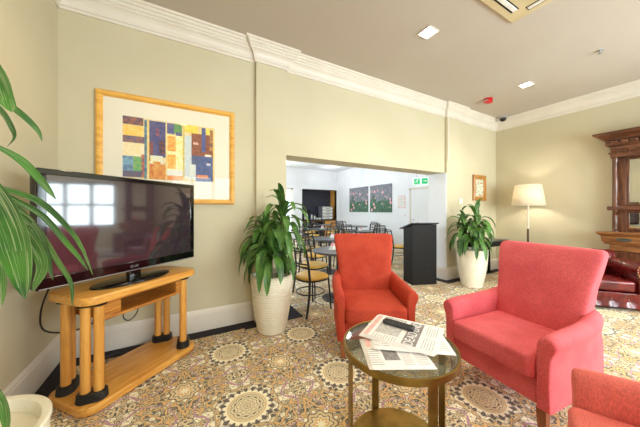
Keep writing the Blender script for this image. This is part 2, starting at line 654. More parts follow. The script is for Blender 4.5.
def sweep(name, path, prof, mat, bevel=0.0):
    """profile (offset, z) swept along a wall line; room is on the right of travel"""
    b = MB()
    P = [Vector((x, y)) for x, y in path]
    rings = []
    for i, q in enumerate(P):
        d0 = (q - P[i - 1]).normalized() if i else None
        d1 = (P[i + 1] - q).normalized() if i < len(P) - 1 else None
        n0 = Vector((d0.y, -d0.x)) if d0 else None
        n1 = Vector((d1.y, -d1.x)) if d1 else None
        if n0 is None:
            mt = n1
        elif n1 is None:
            mt = n0
        else:
            mt = (n0 + n1).normalized()
            mt = mt / max(mt.dot(n0), 0.2)
        rings.append([Vector((q.x + mt.x * o, q.y + mt.y * o, z)) for o, z in prof])
    b.loft(rings)
    return struct(b.build(name, mat, smooth=False, bevel=bevel))


PJ = BY - 0.045
top_path = [(XL, RY), (XL, BY), (0.80, BY), (0.80, PJ), (1.19, PJ), (1.19, BY), (4.48, BY), (4.48, PJ), (4.86, PJ), (4.86, BY), (XR, BY), (XR, RY)]
corn = [(0, 3.150), (0.016, 3.150), (0.020, 3.172), (0.030, 3.178), (0.034, 3.215), (0.044, 3.236), (0.062, 3.258), (0.086, 3.274),
        (0.090, 3.286), (0.102, 3.290), (0.106, 3.318), (0.118, 3.322), (0.122, 3.346), (0.140, 3.352), (0.145, 3.37), (0, 3.37)]
sweep('trim_5', top_path, corn, M['trim'])
bb = [(0, 0), (0.022, 0), (0.022, 0.195), (0.017, 0.204), (0.017, 0.214), (0.011, 0.226), (0.006, 0.240), (0, 0.240)]
sweep('baseboard_left', [(XL, RY), (XL, BY), (0.80, BY), (0.80, PJ), (1.19, PJ)], bb, M['trim'])
sweep('baseboard_right', [(4.462, DY0), (4.462, PJ), (4.86, PJ), (4.86, BY), (XR, BY), (XR, RY)], bb, M['trim'])
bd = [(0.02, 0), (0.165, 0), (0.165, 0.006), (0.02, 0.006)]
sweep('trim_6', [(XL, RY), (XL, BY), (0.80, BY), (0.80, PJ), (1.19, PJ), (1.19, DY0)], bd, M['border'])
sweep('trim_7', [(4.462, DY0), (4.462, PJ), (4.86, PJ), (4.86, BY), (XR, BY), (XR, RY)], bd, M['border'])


def window(name, axis, at, thick, u0, u1, z0, z1, cols, rows, mat):
    """timber window filling a wall hole; glass pane in the frame"""
    b = MB()
    t0, t1 = sorted((at + thick * 0.35, at + thick * 0.75))
    def bar(a, c, p, q):
        if axis == 'x':
            b.box((a, t0, p), (c, t1, q))
        else:
            b.box((t0, a, p), (t1, c, q))
    w = 0.07
    bar(u0, u1, z0, z0 + w); bar(u0, u1, z1 - w, z1); bar(u0, u0 + w, z0, z1); bar(u1 - w, u1, z0, z1)
    for k in range(1, cols):
        c = u0 + (u1 - u0) * k / cols
        bar(c - 0.04, c + 0.04, z0, z1)
    for k in range(1, rows):
        c = z0 + (z1 - z0) * k / rows
        bar(u0, u1, c - 0.03, c + 0.03)
    fr = struct(b.build(name, mat, smooth=False, bevel=0.004))
    g = MB()
    tm = (t0 + t1) / 2
    if axis == 'x':
        g.box((u0 + 0.02, tm - 0.004, z0 + 0.02), (u1 - 0.02, tm + 0.004, z1 - 0.02))
    else:
        g.box((tm - 0.004, u0 + 0.02, z0 + 0.02), (tm + 0.004, u1 - 0.02, z1 - 0.02))
    g.build('pane', M['pane'], fr, smooth=False)
    return fr


for i, h in enumerate(REAR_FILL_WIN):
    window('window_%d' % (i + 1), 'x', RY, -0.2, *h, 3, 2, M['frame_dark'])
window('window_4', 'y', XR, 0.2, *RW_WIN[0], 3, 2, M['frame_dark'])

# ------------------------------------------------------------------ dining room shell
DWIN = (2.6, 4.58, 0.25, 2.375)
NX0, NX1, NZ = 5.03, 6.98, 2.36
struct(MB().box((DXL - 0.2, DY0, DCZ), (DXR + 1.1, DY1 + 0.9, DCZ + 0.1)).build('ceiling_dining', M['white'], smooth=False))
wall('wall_dining_left', 'y', DXL, -0.2, DY0, DY1 + 0.2, 0, DCZ, [(4.6, 9.6, 0.5, 2.5)], M['white'])
wall('wall_dining_right', 'y', DXR, 0.2, DY0, DY1 + 0.2, 0, DCZ, [], M['white'])
wall('wall_dining_far', 'x', DY1, 0.2, DXL, DXR, 0, DCZ, [DWIN, (NX0, NX1, 0, NZ)], M['white'])
window('window_5', 'x', DY1, 0.2, *DWIN, 2, 1, M['trim'])
window('window_6', 'y', DXL, -0.2, 4.6, 9.6, 0.5, 2.5, 4, 1, M['trim'])  # unseen window, added to let more daylight into the dining room
# recess for the servery in the far wall
b = MB()
b.box((NX0 - 0.06, DY1 + 0.62, 0), (NX1 + 0.06, DY1 + 0.68, NZ + 0.06))
struct(b.build('wall_niche', M['navy'], smooth=False))
struct(MB().box((NX1, DY1 + 0.005, 0), (NX1 + 0.06, DY1 + 0.62, NZ)).build('trim_8', M['oak_v'], smooth=False))
struct(MB().box((NX0 - 0.06, DY1 + 0.2, 0), (NX0, DY1 + 0.62, NZ)).build('trim_9', M['navy'], smooth=False))
struct(MB().box((NX0 - 0.06, DY1 + 0.2, NZ), (NX1 + 0.06, DY1 + 0.62, NZ + 0.06)).build('trim_10', M['navy'], smooth=False))
# white door in the dining room's right wall
dr = struct(MB().box((DXR - 0.035, 5.22, 0), (DXR, 6.13, 2.05)).build('door_1', noisy('white_door_paint', (232, 232, 234), (229, 229, 231), 2, 0.45), smooth=False, bevel=0.004))
f = MB()
f.box((DXR - 0.05, 6.13, 0), (DXR, 6.20, 2.11)); f.box((DXR - 0.05, 5.15, 0), (DXR, 5.22, 2.11)); f.box((DXR - 0.05, 5.15, 2.05), (DXR, 6.20, 2.12))
f.build('door_frame', M['trim'], dr, smooth=False, bevel=0.003)
h = MB()
h.cyl((DXR - 0.036, 6.04, 1.02), (DXR - 0.09, 6.04, 1.02), 0.012, n=10).cyl((DXR - 0.085, 6.05, 1.02), (DXR - 0.085, 5.93, 1.02), 0.010, n=10)
h.build('door_handle', M['silver'], dr)

# ------------------------------------------------------------------ ceiling fittings
def downlight(x, y, label, col=(1.0, 0.88, 0.69), watts=60):
    t = thing('recessed_downlight', label, 'ceiling light', (x, y, CZ), 0, 'recessed ceiling downlights')
    s = 0.085
    b = MB()
    for lo, hi in (((-s, -s), (s, -s + 0.016)), ((-s, s - 0.016), (s, s)), ((-s, -s + 0.016), (-s + 0.016, s - 0.016)), ((s - 0.016, -s + 0.016), (s, s - 0.016))):
        b.box((lo[0], lo[1], -0.012), (hi[0], hi[1], 0.0))
    b.build('frame', M['trim'], t, bevel=0.002)
    MB().box((-s + 0.016, -s + 0.016, -0.006), (s - 0.016, s - 0.016, -0.001)).build('lens', M['lampglow'], t, smooth=False)
    li = bpy.data.lights.new('downlight_beam', 'SPOT')
    li.energy = watts
    li.color = col
    li.spot_size = R(140)
    li.spot_blend = 0.8
    li.shadow_soft_size = 0.07
    lo = bpy.data.objects.new('downlight_beam', li)
    lo.location = (0, 0, -0.05)
    lo.parent = t
    COL.objects.link(lo)
    return t

downlight(2.454, 1.899, 'bright square recessed downlight in the middle of the ceiling, nearer the opening')
downlight(4.853, 1.926, 'square recessed downlight near the red ceiling beacon, right of the brighter one')
downlight(0.055, 1.9, 'square recessed downlight above the television corner', (1.0, 0.80, 0.46), 30)
downlight(0.055, -0.6, 'square recessed downlight over the near left corner beside the leafy plant', watts=35)
downlight(2.454, -0.6, 'square recessed downlight overhead between the rear windows and the armchairs')
downlight(4.853, -0.6, 'square recessed downlight near the rear windows on the right')

t = thing('warning_beacon', 'small red alarm beacon on the ceiling beside the downlight', 'alarm', (4.885, 2.513, CZ))
MB().lathe([(0.075, 0), (0.075, -0.014), (0.04, -0.018)], 20).build('base', M['red'], t)
MB().rbox(0, 0, -0.07, -0.016, 0.15, 0.10, 0.02, 0.012).build('lens', M['red'], t)
MB().box((-0.0775, -0.035, -0.05), (-0.0752, 0.035, -0.034)).build('label_strip', M['plastic_w'], t, smooth=False)
t = thing('dome_camera', 'grey security dome camera on the ceiling in the far corner', 'security camera', (6.08, 2.83, CZ))
MB().lathe([(0.085, 0), (0.085, -0.035), (0.072, -0.045)], 24).build('base', M['silver'], t)
MB().lathe([(0.066, -0.043), (0.064, -0.066), (0.050, -0.092), (0.028, -0.106), (0.002, -0.110)], 24).build('dome', M['gblack'], t)
t = thing('fire_sprinkler', 'small metal fire sprinkler head on the ceiling at upper right', 'sprinkler', (4.634, 1.061, CZ))
MB().lathe([(0.035, 0), (0.033, -0.006), (0.012, -0.008), (0.010, -0.035)], 16).build('escutcheon', M['silver'], t)
MB().lathe([(0.024, -0.040), (0.024, -0.043)], 16).box((-0.002, -0.010, -0.043), (0.002, 0.010, -0.02)).build('deflector', M['silver'], t)

# air conditioning cassette
ac = thing('ceiling_cassette_vent', 'cream square air conditioning vent set in the ceiling', 'air vent', (2.635, 0.885, CZ))
b = MB()
b.box((-0.475, -0.475, -0.022), (0.475, 0.475, 0))
b.build('panel', M['grille'], ac, bevel=0.012)
for k, a in enumerate((0, 90, 180, 270)):
    mt = Matrix.Rotation(R(a), 4, 'Z')
    MB().box((-0.30, 0.335, -0.0235), (0.30, 0.405, -0.021), mt).build('air_slot', M['dark'], ac, smooth=False)
    MB().box((-0.29, 0.345, -0.032), (0.29, 0.385, -0.0236), mt).build('flap', M['plastic_w'], ac, bevel=0.003)
b = MB()
b.box((-0.25, -0.25, -0.0235), (0.25, 0.25, -0.021))
b.build('return_backing', M['dark'], ac, smooth=False)
b = MB()
for k in range(15):
    x = -0.25 + 0.5 * (k + 0.5) / 15
    b.box((x - 0.006, -0.25, -0.030), (x + 0.006, 0.25, -0.0236))
b.build('return_grille', M['grille'], ac, smooth=False)

# ------------------------------------------------------------------ pictures on the beige wall
def framed(name, label, cat, x0, x1, z0, z1, y, w, d, mf, mat_in=None):
    t = thing(name, label, cat, ((x0 + x1) / 2, y, z0))
    hw, hh = (x1 - x0) / 2, z1 - z0
    # mitred moulding: four loft sides
    prof = [(0, 0), (0, -d * 0.75), (w * 0.25, -d), (w * 0.6, -d * 0.9), (w * 0.85, -d * 0.6), (w, -d * 0.5), (w, 0)]
    rings = []
    for sx, sz in ((-1, 0), (1, 0), (1, 1), (-1, 1), (-1, 0)):
        rings.append([Vector((sx * (hw - p), q, (p if sz == 0 else hh - p))) for p, q in prof])
    b = MB()
    b.loft(rings, cap=False)
    bmesh.ops.remove_doubles(b.b, verts=b.b.verts[:], dist=1e-5)
    b.build('frame', mf, t, angle=25)
    return t, hw, hh


pt, hw, hh = framed('framed_painting', 'large abstract painting with cream mount in golden wood frame above the television', 'picture', -0.70, 0.549, 1.415, 2.49, BY - 0.001, 0.055, 0.035, M['gold_frame'])
MB().box((-hw + 0.05, -0.012, 0.05), (hw - 0.05, -0.002, hh - 0.05)).build('mount', M['mat'], pt, smooth=False)
# abstract blocks: (x0, x1, z0, z1, colour pair) in the print's own 0..1 space
ART = [
    (0.00, 1.00, 0.00, 1.00, (232, 214, 170), (214, 190, 140)),
    (0.00, 0.20, 0.87, 1.00, (92, 70, 92), (150, 92, 66)), (0.00, 0.20, 0.69, 0.86, (240, 190, 84), (244, 208, 116)),
    (0.00, 0.21, 0.58, 0.69, (86, 84, 118), (150, 100, 88)), (0.00, 0.12, 0.36, 0.58, (244, 228, 186), (236, 214, 160)),
    (0.12, 0.21, 0.36, 0.58, (238, 218, 160), (240, 226, 196)), (0.00, 0.10, 0.12, 0.36, (122, 166, 190), (84, 112, 150)),
    (0.10, 0.18, 0.12, 0.36, (92, 160, 104), (140, 176, 92)), (0.18, 0.21, 0.02, 0.40, (200, 110, 80), (90, 80, 110)),
    (0.00, 0.18, 0.02, 0.12, (74, 84, 128), (110, 90, 96)), (0.21, 0.235, 0.00, 0.98, (96, 140, 150), (70, 100, 130)),
    (0.24, 0.26, 0.00, 1.00, (226, 196, 110), (236, 212, 140)),
    (0.26, 0.43, 0.38, 0.98, (62, 66, 116), (92, 84, 128)), (0.36, 0.42, 0.44, 0.66, (60, 50, 70), (130, 70, 56)),
    (0.33, 0.36, 0.74, 0.86, (190, 86, 60), (80, 60, 100)), (0.26, 0.30, 0.30, 0.62, (150, 80, 60), (110, 70, 90)),
    (0.27, 0.40, 0.24, 0.40, (236, 222, 150), (220, 224, 214)), (0.26, 0.43, 0.00, 0.26, (204, 112, 56), (226, 150, 70)),
    (0.30, 0.38, 0.14, 0.30, (226, 170, 90), (214, 130, 60)),
    (0.43, 0.445, 0.00, 1.00, (224, 192, 112), (236, 214, 150)),
    (0.445, 0.53, 0.80, 0.98, (74, 80, 132), (96, 92, 138)), (0.52, 0.61, 0.82, 0.98, (110, 160, 84), (84, 134, 84)),
    (0.54, 0.61, 0.72, 0.84, (70, 78, 116), (100, 110, 140)),
    (0.445, 0.62, 0.12, 0.78, (244, 222, 130), (250, 236, 190)), (0.45, 0.54, 0.50, 0.76, (240, 142, 58), (246, 190, 96)),
    (0.45, 0.54, 0.20, 0.44, (244, 156, 60), (246, 200, 110)), (0.445, 0.62, 0.08, 0.18, (234, 232, 222), (224, 226, 220)),
    (0.445, 0.62, 0.00, 0.08, (236, 136, 66), (244, 170, 90)),
    (0.62, 0.64, 0.00, 1.00, (196, 170, 80), (220, 200, 120)),
    (0.64, 0.72, 0.06, 0.80, (212, 220, 220), (190, 200, 206)), (0.70, 0.77, 0.02, 0.30, (206, 214, 210), (226, 226, 214)),
    (0.64, 0.80, 0.86, 1.00, (246, 214, 88), (240, 196, 70)), (0.83, 0.97, 0.86, 0.98, (246, 216, 92), (242, 200, 80)),
    (0.72, 0.98, 0.46, 0.86, (118, 66, 50), (146, 84, 56)), (0.84, 0.89, 0.54, 0.98, (66, 74, 130), (84, 92, 146)),
    (0.74, 0.80, 0.66, 0.70, (230, 200, 180), (214, 170, 150)), (0.77, 0.98, 0.00, 0.46, (62, 76, 126), (84, 98, 144)),
    (0.72, 0.80, 0.30, 0.46, (86, 96, 130), (70, 80, 120)), (0.78, 0.92, 0.06, 0.12, (206, 106, 66), (226, 150, 110)),
    (0.90, 0.95, 0.30, 0.34, (220, 216, 220), (180, 180, 200)), (0.88, 0.96, 0.46, 0.50, (236, 226, 210), (220, 200, 180)),
    (0.94, 0.98, 0.56, 0.96, (196, 130, 70), (110, 80, 70)), (0.98, 1.00, 0.00, 0.98, (234, 208, 120), (224, 190, 100)),
]
b = MB()
am = []
ox, oz, aw, ah = -0.498 - (-0.0755), 1.665 - 1.415, 0.831, 0.61
for k, (x0, x1, z0, z1, c1, c2) in enumerate(ART):
    b.mi = k
    yy = -0.0125 - k * 0.00004
    vs = [b.b.verts.new((ox + aw * x, yy, oz + ah * z)) for x, z in ((x0, z0), (x1, z0), (x1, z1), (x0, z1))]
    b.face(vs)
    c1, c2 = [tuple(0.92 * v + 0.08 * w_ for v, w_ in zip(c_, (240, 228, 200))) for c_ in (c1, c2)]
    am.append(noisy('abstract_paint', c1, c2, 22 + k % 5 * 8, 0.7))
pr = b.build('print', am, pt, smooth=False)
MB().box((-hw + 0.05, -0.0185, 0.05), (hw - 0.05, -0.0165, hh - 0.05)).build('glazing', M['glass_pic'] if 'glass_pic' in M else glass('picture_glass', (255, 255, 255), 0.012), pt, smooth=False)

sp, hw, hh = framed('framed_picture', 'small gilt framed picture on the beige wall above the second potted plant', 'picture', 5.40, 5.87, 1.55, 2.10, BY - 0.001, 0.085, 0.045, wood('gilt_wood', (190, 134, 62), (150, 98, 40), 2))
MB().box((-hw + 0.08, -0.016, 0.08), (hw - 0.08, -0.004, hh - 0.08)).build('mount', noisy('tan_mount', (206, 188, 140), None, 5), sp, smooth=False)
def floral(name, base, blobs, scale, thr=0.35):
    m, t, bs = base_mat(name, base, 0.7)
    c = lin(base)
    for k, (col, sc, th) in enumerate(blobs):
        v = t.vor(t.mapping(t.coord(), (scale, scale, scale), (0.3 * k, 0.7 * k, 0)), sc)
        c = t.mix(t.step(v['Distance'], th + 0.05, th - 0.05), c, lin(col))
    t.put(bs.inputs['Base Color'], c)
    return m
MB().box((-0.14, -0.0185, 0.10), (0.14, -0.0165, 0.45)).build('print', floral('flower_print', (214, 216, 196), [((120, 132, 80), 9, 0.36), ((206, 120, 60), 7, 0.3), ((90, 70, 60), 11, 0.28), ((240, 236, 220), 5, 0.28)], 3.0), sp, smooth=False)

t = thing('light_switch', 'white double light switch plate on the pilaster left of the small picture', 'switch', (4.99, BY - 0.001, 1.48))
MB().box((-0.055, -0.012, 0), (0.055, 0, 0.10)).build('plate', M['plastic_w'], t, bevel=0.004)
for dx in (-0.022, 0.022):
    MB().box((dx - 0.009, -0.018, 0.036), (dx + 0.009, -0.0121, 0.064)).build('rocker', M['trim'], t, bevel=0.002)

# ------------------------------------------------------------------ television, its stand, its cables
TVR = R(41.5)
tv = thing('television', 'large black flat screen television on the honey wood stand', 'television', (-0.313, 2.514, 0.78), TVR)
W, H0, H1 = 1.17, 0.08, 0.826
b = MB()
b.rbox(0, 0.05, H0, H1, W, 0.075, 0.012, 0.010)
b.build('casing', M['black'], tv)
b = MB()
by = 0.008
b.box((-W / 2, by, H0), (W / 2, by + 0.02, H0 + 0.075)); b.box((-W / 2, by, H1 - 0.038), (W / 2, by + 0.02, H1))
b.box((-W / 2, by, H0 + 0.075), (-W / 2 + 0.048, by + 0.02, H1 - 0.038)); b.box((W / 2 - 0.048, by, H0 + 0.075), (W / 2, by + 0.02, H1 - 0.038))
bz = b.build('bezel', M['gblack'], tv, bevel=0.006)
MB().box((-W / 2 + 0.01, by - 0.003, H0 + 0.004), (W / 2 - 0.01, by + 0.003, H0 + 0.008)).build('trim_line', M['silver'], bz, smooth=False)
MB().box((-W / 2 + 0.046, 0.0105, H0 + 0.073), (W / 2 - 0.046, 0.0124, H1 - 0.036)).build('screen', M['screen'], tv, smooth=False)
b = MB()
b.tube([(-0.035 + 0.010 * math.cos(a * PI / 8), by - 0.0015, H0 + 0.036 + 0.010 * math.sin(a * PI / 8)) for a in range(17)], 0.0012, 5)
b.box((-0.036, by - 0.0015, H0 + 0.031), (-0.0345, by - 0.0005, H0 + 0.042)); b.box((-0.036, by - 0.0015, H0 + 0.031), (-0.030, by - 0.0005, H0 + 0.0325))
b.build('emblem', M['silver'], bz, smooth=False)
text_mesh('brand_letters', 'LG', 0.026, M['silver'], bz, (0.0, by - 0.0012, H0 + 0.036), (PI / 2, 0, 0))
b = MB()
b.rbox(0, 0.04, 0.014, 0.16, 0.10, 0.05, 0.015, 0.006)
b.build('neck', M['gblack'], tv)
b = MB()
n = 40
b.loft([[Vector((0.30 * k * math.cos(2 * PI * i / n), 0.035 + 0.145 * k * math.sin(2 * PI * i / n), z)) for i in range(n)] for k, z in ((0.985, 0.001), (1.0, 0.006), (0.985, 0.014), (0.90, 0.019))])
b.build('foot_plate', M['gblack'], tv)
# cable plugs/side vents behind
MB().box((-0.28, 0.0876, 0.25), (0.28, 0.125, 0.62)).build('rear_housing', M['black'], tv, bevel=0.01)

SW, SD = 0.92, 0.46
st = thing('tv_stand', 'honey coloured wooden television stand with paired columns and open shelf', 'tv stand', (-0.345, 2.592, 0), TVR)
MB().rbox(0, 0, 0.008, 0.062, SW, SD, 0.09, 0.008, 7).build('base', M['oak'], st)
MB().rbox(0, 0, 0.722, 0.78, SW, SD, 0.09, 0.010, 7).build('top', M['oak'], st)
b = MB()
x0, x1, y0, y1, z0, z1 = -0.31, 0.31, -0.165, 0.185, 0.575, 0.718
b.box((x0, y0, z0), (x1, y1, z0 + 0.022)); b.box((x0, y0, z1 - 0.022), (x1, y1, z1)); b.box((x0, y1 - 0.02, z0 + 0.022), (x1, y1, z1 - 0.022))
b.box((x0, y0, z0 + 0.022), (x0 + 0.11, y1 - 0.02, z1 - 0.022)); b.box((x1 - 0.05, y0, z0 + 0.022), (x1, y1 - 0.02, z1 - 0.022))
b.build('shelf_box', M['oak_dark'], st, bevel=0.004)
def foot(cx, cy, ang, z0, z1, name, grow):
    b = MB()
    rings = []
    n = 28
    N = 5 if z1 - z0 > 0.03 else 2
    for k in range(N * 2 + 1):
        z = z0 + (z1 - z0) * k / (N * 2)
        s = (1.0 if k % 2 else 0.90) * (1 + grow * (1 - k / (N * 2)))
        ring = []
        for i in range(n):
            a = 2 * PI * i / n
            x = 0.048 * math.cos(a) * s + (0.036 if math.cos(a) > 0 else -0.036)
            y = 0.050 * math.sin(a) * s
            ring.append(Vector((cx + x * math.cos(ang) - y * math.sin(ang), cy + x * math.sin(ang) + y * math.cos(ang), z)))
        rings.append(ring)
    b.loft(rings)
    return b.build(name, M['rib'], st, angle=60)
for cx, cy, ang in ((-0.365, -0.135, -0.8), (-0.365, 0.135, 0.8), (0.365, -0.135, 0.8), (0.365, 0.135, -0.8)):
    foot(cx, cy, ang, 0.062, 0.120, 'column_foot', 0.10)
    foot(cx, cy, ang, 0.700, 0.722, 'column_cap', 0.0)
    for sgn in (-1, 1):
        px, py = cx + sgn * 0.036 * math.cos(ang), cy + sgn * 0.036 * math.sin(ang)
        MB().cyl((px, py, 0.10), (px, py, 0.705), 0.029, n=20).build('column', M['oak_v'], st)

t = thing('wall_outlet', 'white wall power outlet low on the wall behind the television stand', 'outlet', (-0.72, BY - 0.001, 0.285))
MB().box((-0.06, -0.010, 0), (0.06, 0, 0.075)).build('plate', M['plastic_w'], t, bevel=0.003)
MB().box((0.005, -0.045, 0.012), (0.042, -0.0101, 0.055)).build('plug', M['black'], t, bevel=0.005)
cab = MB().tube(smooth_path([(-0.72, 2.33, 0.90), (-0.80, 2.42, 0.80), (-0.865, 2.50, 0.62), (-0.89, 2.62, 0.46), (-0.83, 2.78, 0.36), (-0.76, 2.95, 0.31), (-0.70, 3.045, 0.31)]), 0.006, 6).build('power_cable', M['cable'])
tag(cab, 'black cable hanging from the television down the left wall', 'cable')
cab = MB().tube(smooth_path([(-0.69, 3.04, 0.30), (-0.67, 3.0, 0.20), (-0.66, 2.96, 0.11), (-0.64, 2.94, 0.03), (-0.58, 2.955, 0.012), (-0.50, 2.98, 0.012)]), 0.005, 6).build('extension_cable', M['cable'])
tag(cab, 'black cable dropping from the wall outlet to the floor behind the stand', 'cable')
cab = MB().tube(smooth_path([(-0.40, 2.84, 0.88), (-0.44, 2.90, 0.55), (-0.47, 2.93, 0.36), (-0.42, 2.95, 0.31), (-0.36, 2.96, 0.40), (-0.32, 2.90, 0.70)]), 0.005, 6).build('aerial_cable', M['cable'])
tag(cab, 'black cable looping behind the open shelf of the television stand', 'cable')

# ------------------------------------------------------------------ potted plants
def pot_into(t, h, r_top, r_base):
    prof = [(r_base - 0.01, 0.0), (r_base, 0.006)]
    N = 22
    for k in range(N * 4 + 1):
        u = k / (N * 4)
        z = 0.012 + (h - 0.03) * u
        r = r_base + (r_top - r_base) * (1 - (1 - u) ** 1.9)
        prof.append((r + 0.0035 * math.sin(2 * PI * u * N), z))
    prof += [(r_top + 0.008, h - 0.012), (r_top + 0.008, h - 0.003), (r_top, h), (r_top - 0.018, h - 0.004), (r_top - 0.022, h - 0.05)]
    MB().lathe(prof, 48).build('pot', M['pot'], t, angle=70)
    MB().lathe([(0.001, h - 0.055), (r_top - 0.026, h - 0.058), (r_top - 0.026, h - 0.09)], 24).build('soil', M['soil'], t)


def dracaena(name, label, loc, h, r_top, r_base, crown_r, top_z, seed, canes=3, nl=26, droop=1.0, ymax=3.0):
    rr = random.Random(seed)
    t = thing(name, label, 'plant', loc, 0, 'dracaena plants in ribbed cream pots')
    pot_into(t, h, r_top, r_base)
    fol = MB()
    for k in range(canes):
        a = 2 * PI * k / canes + rr.uniform(-0.3, 0.3)
        x, y = 0.07 * math.cos(a), 0.07 * math.sin(a)
        zt = h + (top_z - h) * (0.66, 0.46, 0.28)[k % 3]
        tx, ty = x * 1.7, y * 1.7
        MB().tube([(x, y, h - 0.09), (x * 1.2, y * 1.2, (h + zt) / 2), (tx, ty, zt)], [0.018, 0.016, 0.012], 10).build('cane', M['cane'], t)
        for i in range(nl):
            q = i / (nl - 1)
            az = i * 2.39996 + k + rr.uniform(-0.25, 0.25)
            el = R(60) * q ** 2.6 + R(30) + rr.uniform(-0.25, 0.25)
            zb = zt - 0.24 * (1 - q) * (1.0 if k < 2 else 0.5)
            ln = crown_r * (1.22 - 0.15 * q) * rr.uniform(0.85, 1.15)
            dh = Vector((math.cos(az), math.sin(az), 0))
            p = Vector((tx, ty, zb))
            d = dh * math.cos(el) + Vector((0, 0, math.sin(el)))
            pts = [p.copy()]
            st_ = 7
            for s_ in range(st_):
                p = p + d * (ln / st_)
                p.y = min(p.y, ymax - loc[1])       # leaves rest against the wall
                d = (d + Vector((0, 0, -1)) * (0.42 + 0.75 * s_ / st_) * droop * (1.1 - 0.45 * q)).normalized()
                pts.append(p.copy())
            sd = dh.cross(Vector((0, 0, 1))) + Vector((rr.uniform(-.2, .2), rr.uniform(-.2, .2), rr.uniform(-.25, .25)))
            fol.leaf(pts, rr.uniform(0.062, 0.088) * crown_r / 0.38, 0.5, sd, 0.3, 9)
    fol.build('foliage', M['leaf'], t, angle=80)
    return t


dracaena('potted_plant', 'tall leafy plant in ribbed cream pot against the pilaster left of the orange armchair', (0.90, 2.75, 0), 0.635, 0.228, 0.155, 0.40, 1.62, 3)
dracaena('potted_plant', 'leafy plant in ribbed cream pot beside the black lectern and small console', (4.55, 2.61, 0), 0.655, 0.245, 0.165, 0.38, 1.50, 11, droop=1.15)

NEAR_LEAVES = [
    ([(0.037, -0.031, 1.851), (0.104, -0.079, 1.81), (0.166, -0.125, 1.723), (0.186, -0.137, 1.666), (0.188, -0.126, 1.635)], 0.063, 0.50),
    ([(0.016, -0.008, 1.724), (0.095, -0.052, 1.718), (0.148, -0.058, 1.681), (0.182, -0.054, 1.652), (0.211, -0.036, 1.611), (0.218, -0.029, 1.578)], 0.019, 0.50),
    ([(0.029, -0.015, 1.703), (0.108, -0.059, 1.685), (0.136, -0.04, 1.655), (0.157, -0.041, 1.608), (0.163, -0.044, 1.577), (0.141, -0.032, 1.548)], 0.019, 0.50),
    ([(0.016, -0.008, 1.529), (0.088, -0.036, 1.556), (0.129, -0.014, 1.541), (0.158, 0.028, 1.509), (0.197, 0.04, 1.448), (0.228, 0.046, 1.389)], 0.028, 0.72),
    ([(0.008, 0.008, 1.38), (0.074, -0.006, 1.428), (0.131, 0.008, 1.415), (0.181, 0.049, 1.385), (0.228, 0.08, 1.32), (0.282, 0.085, 1.224), (0.319, 0.087, 1.096)], 0.024, 0.55),
    ([(0.021, 0.0, 1.365), (0.114, -0.051, 1.411), (0.171, -0.037, 1.375), (0.212, 0.009, 1.326), (0.256, 0.03, 1.242), (0.293, 0.044, 1.172), (0.315, 0.043, 1.125)], 0.021, 0.55),
    ([(0.073, -0.119, 1.431), (0.146, -0.183, 1.442), (0.201, -0.225, 1.386), (0.237, -0.245, 1.309), (0.252, -0.242, 1.219), (0.256, -0.232, 1.112)], 0.101, 0.62),
    ([(0.076, -0.053, 1.335), (0.153, -0.096, 1.365), (0.215, -0.095, 1.307), (0.248, -0.091, 1.224), (0.263, -0.088, 1.127)], 0.037, 0.55),
    ([(0.082, -0.044, 1.38), (0.155, -0.051, 1.381), (0.206, -0.022, 1.29), (0.247, 0.001, 1.177), (0.278, 0.018, 1.085), (0.271, 0.045, 0.994)], 0.026, 0.50),
    ([(0.078, -0.077, 1.278), (0.136, -0.109, 1.264), (0.171, -0.128, 1.201), (0.178, -0.132, 1.135), (0.171, -0.128, 1.075)], 0.027, 0.50),
    ([(0.065, -0.07, 0.848), (0.135, -0.12, 0.861), (0.183, -0.158, 0.826), (0.196, -0.165, 0.764), (0.191, -0.162, 0.72)], 0.039, 0.50),
    ([(0.161, -0.157, 1.336), (0.227, -0.182, 1.305), (0.266, -0.192, 1.243), (0.276, -0.187, 1.184), (0.246, -0.17, 1.115)], 0.044, 0.60),
    ([(0.095, -0.052, 1.619), (0.154, -0.142, 1.406), (0.191, -0.139, 1.336), (0.231, -0.15, 1.298), (0.256, -0.153, 1.244)], 0.023, 0.50),
]
t = thing('potted_plant', 'bright green broad leaved plant in cream pot at the near left corner by the television', 'plant', (-0.62, 1.20, 0), 0, 'dracaena plants in ribbed cream pots')
pot_into(t, 0.64, 0.215, 0.14)
MB().tube([(0, 0, 0.55), (-0.02, 0.01, 1.1), (-0.01, 0.0, 1.42)], [0.02, 0.017, 0.014], 10).build('cane', M['cane'], t)
MB().tube([(-0.05, 0.06, 0.55), (-0.03, 0.03, 1.2), (0.01, -0.01, 1.86)], [0.02, 0.017, 0.012], 10).build('cane', M['cane'], t)
fol = MB()
view_side = Vector((0.875, -0.485, 0.0))
for pts, w, pk in NEAR_LEAVES:
    v = [Vector(q) for q in pts]
    ch = (v[-1] - v[0]).normalized()
    # broad side turned towards the window light, slightly twisted
    sd = ch.cross(Vector((-0.62, -1.2, 0.15)).normalized()) + Vector((0.15, 0.1, 0.1))
    fol.leaf(pts, w * 0.95, pk, sd, 0.22, 16)
rr = random.Random(5)
for i in range(16):      # leaves on the wall side of the crown
    az = PI * 0.55 + rr.uniform(0, 1.3) * 1.2
    el = rr.uniform(0.1, 1.2)
    zb = rr.uniform(1.2, 1.8)
    p = Vector((0, 0, zb))
    dh = Vector((math.cos(az), math.sin(az), 0))
    d = dh * math.cos(el) + Vector((0, 0, math.sin(el)))
    pts = [p.copy()]
    for s_ in range(5):
        p = p + d * 0.06
        d = (d + Vector((0, 0, -0.35))).normalized()
        pts.append(p.copy())
    fol.leaf(pts, 0.05, 0.5, None, 0.3, 9)
fol.build('foliage', M['leaf_near'], t, angle=80)

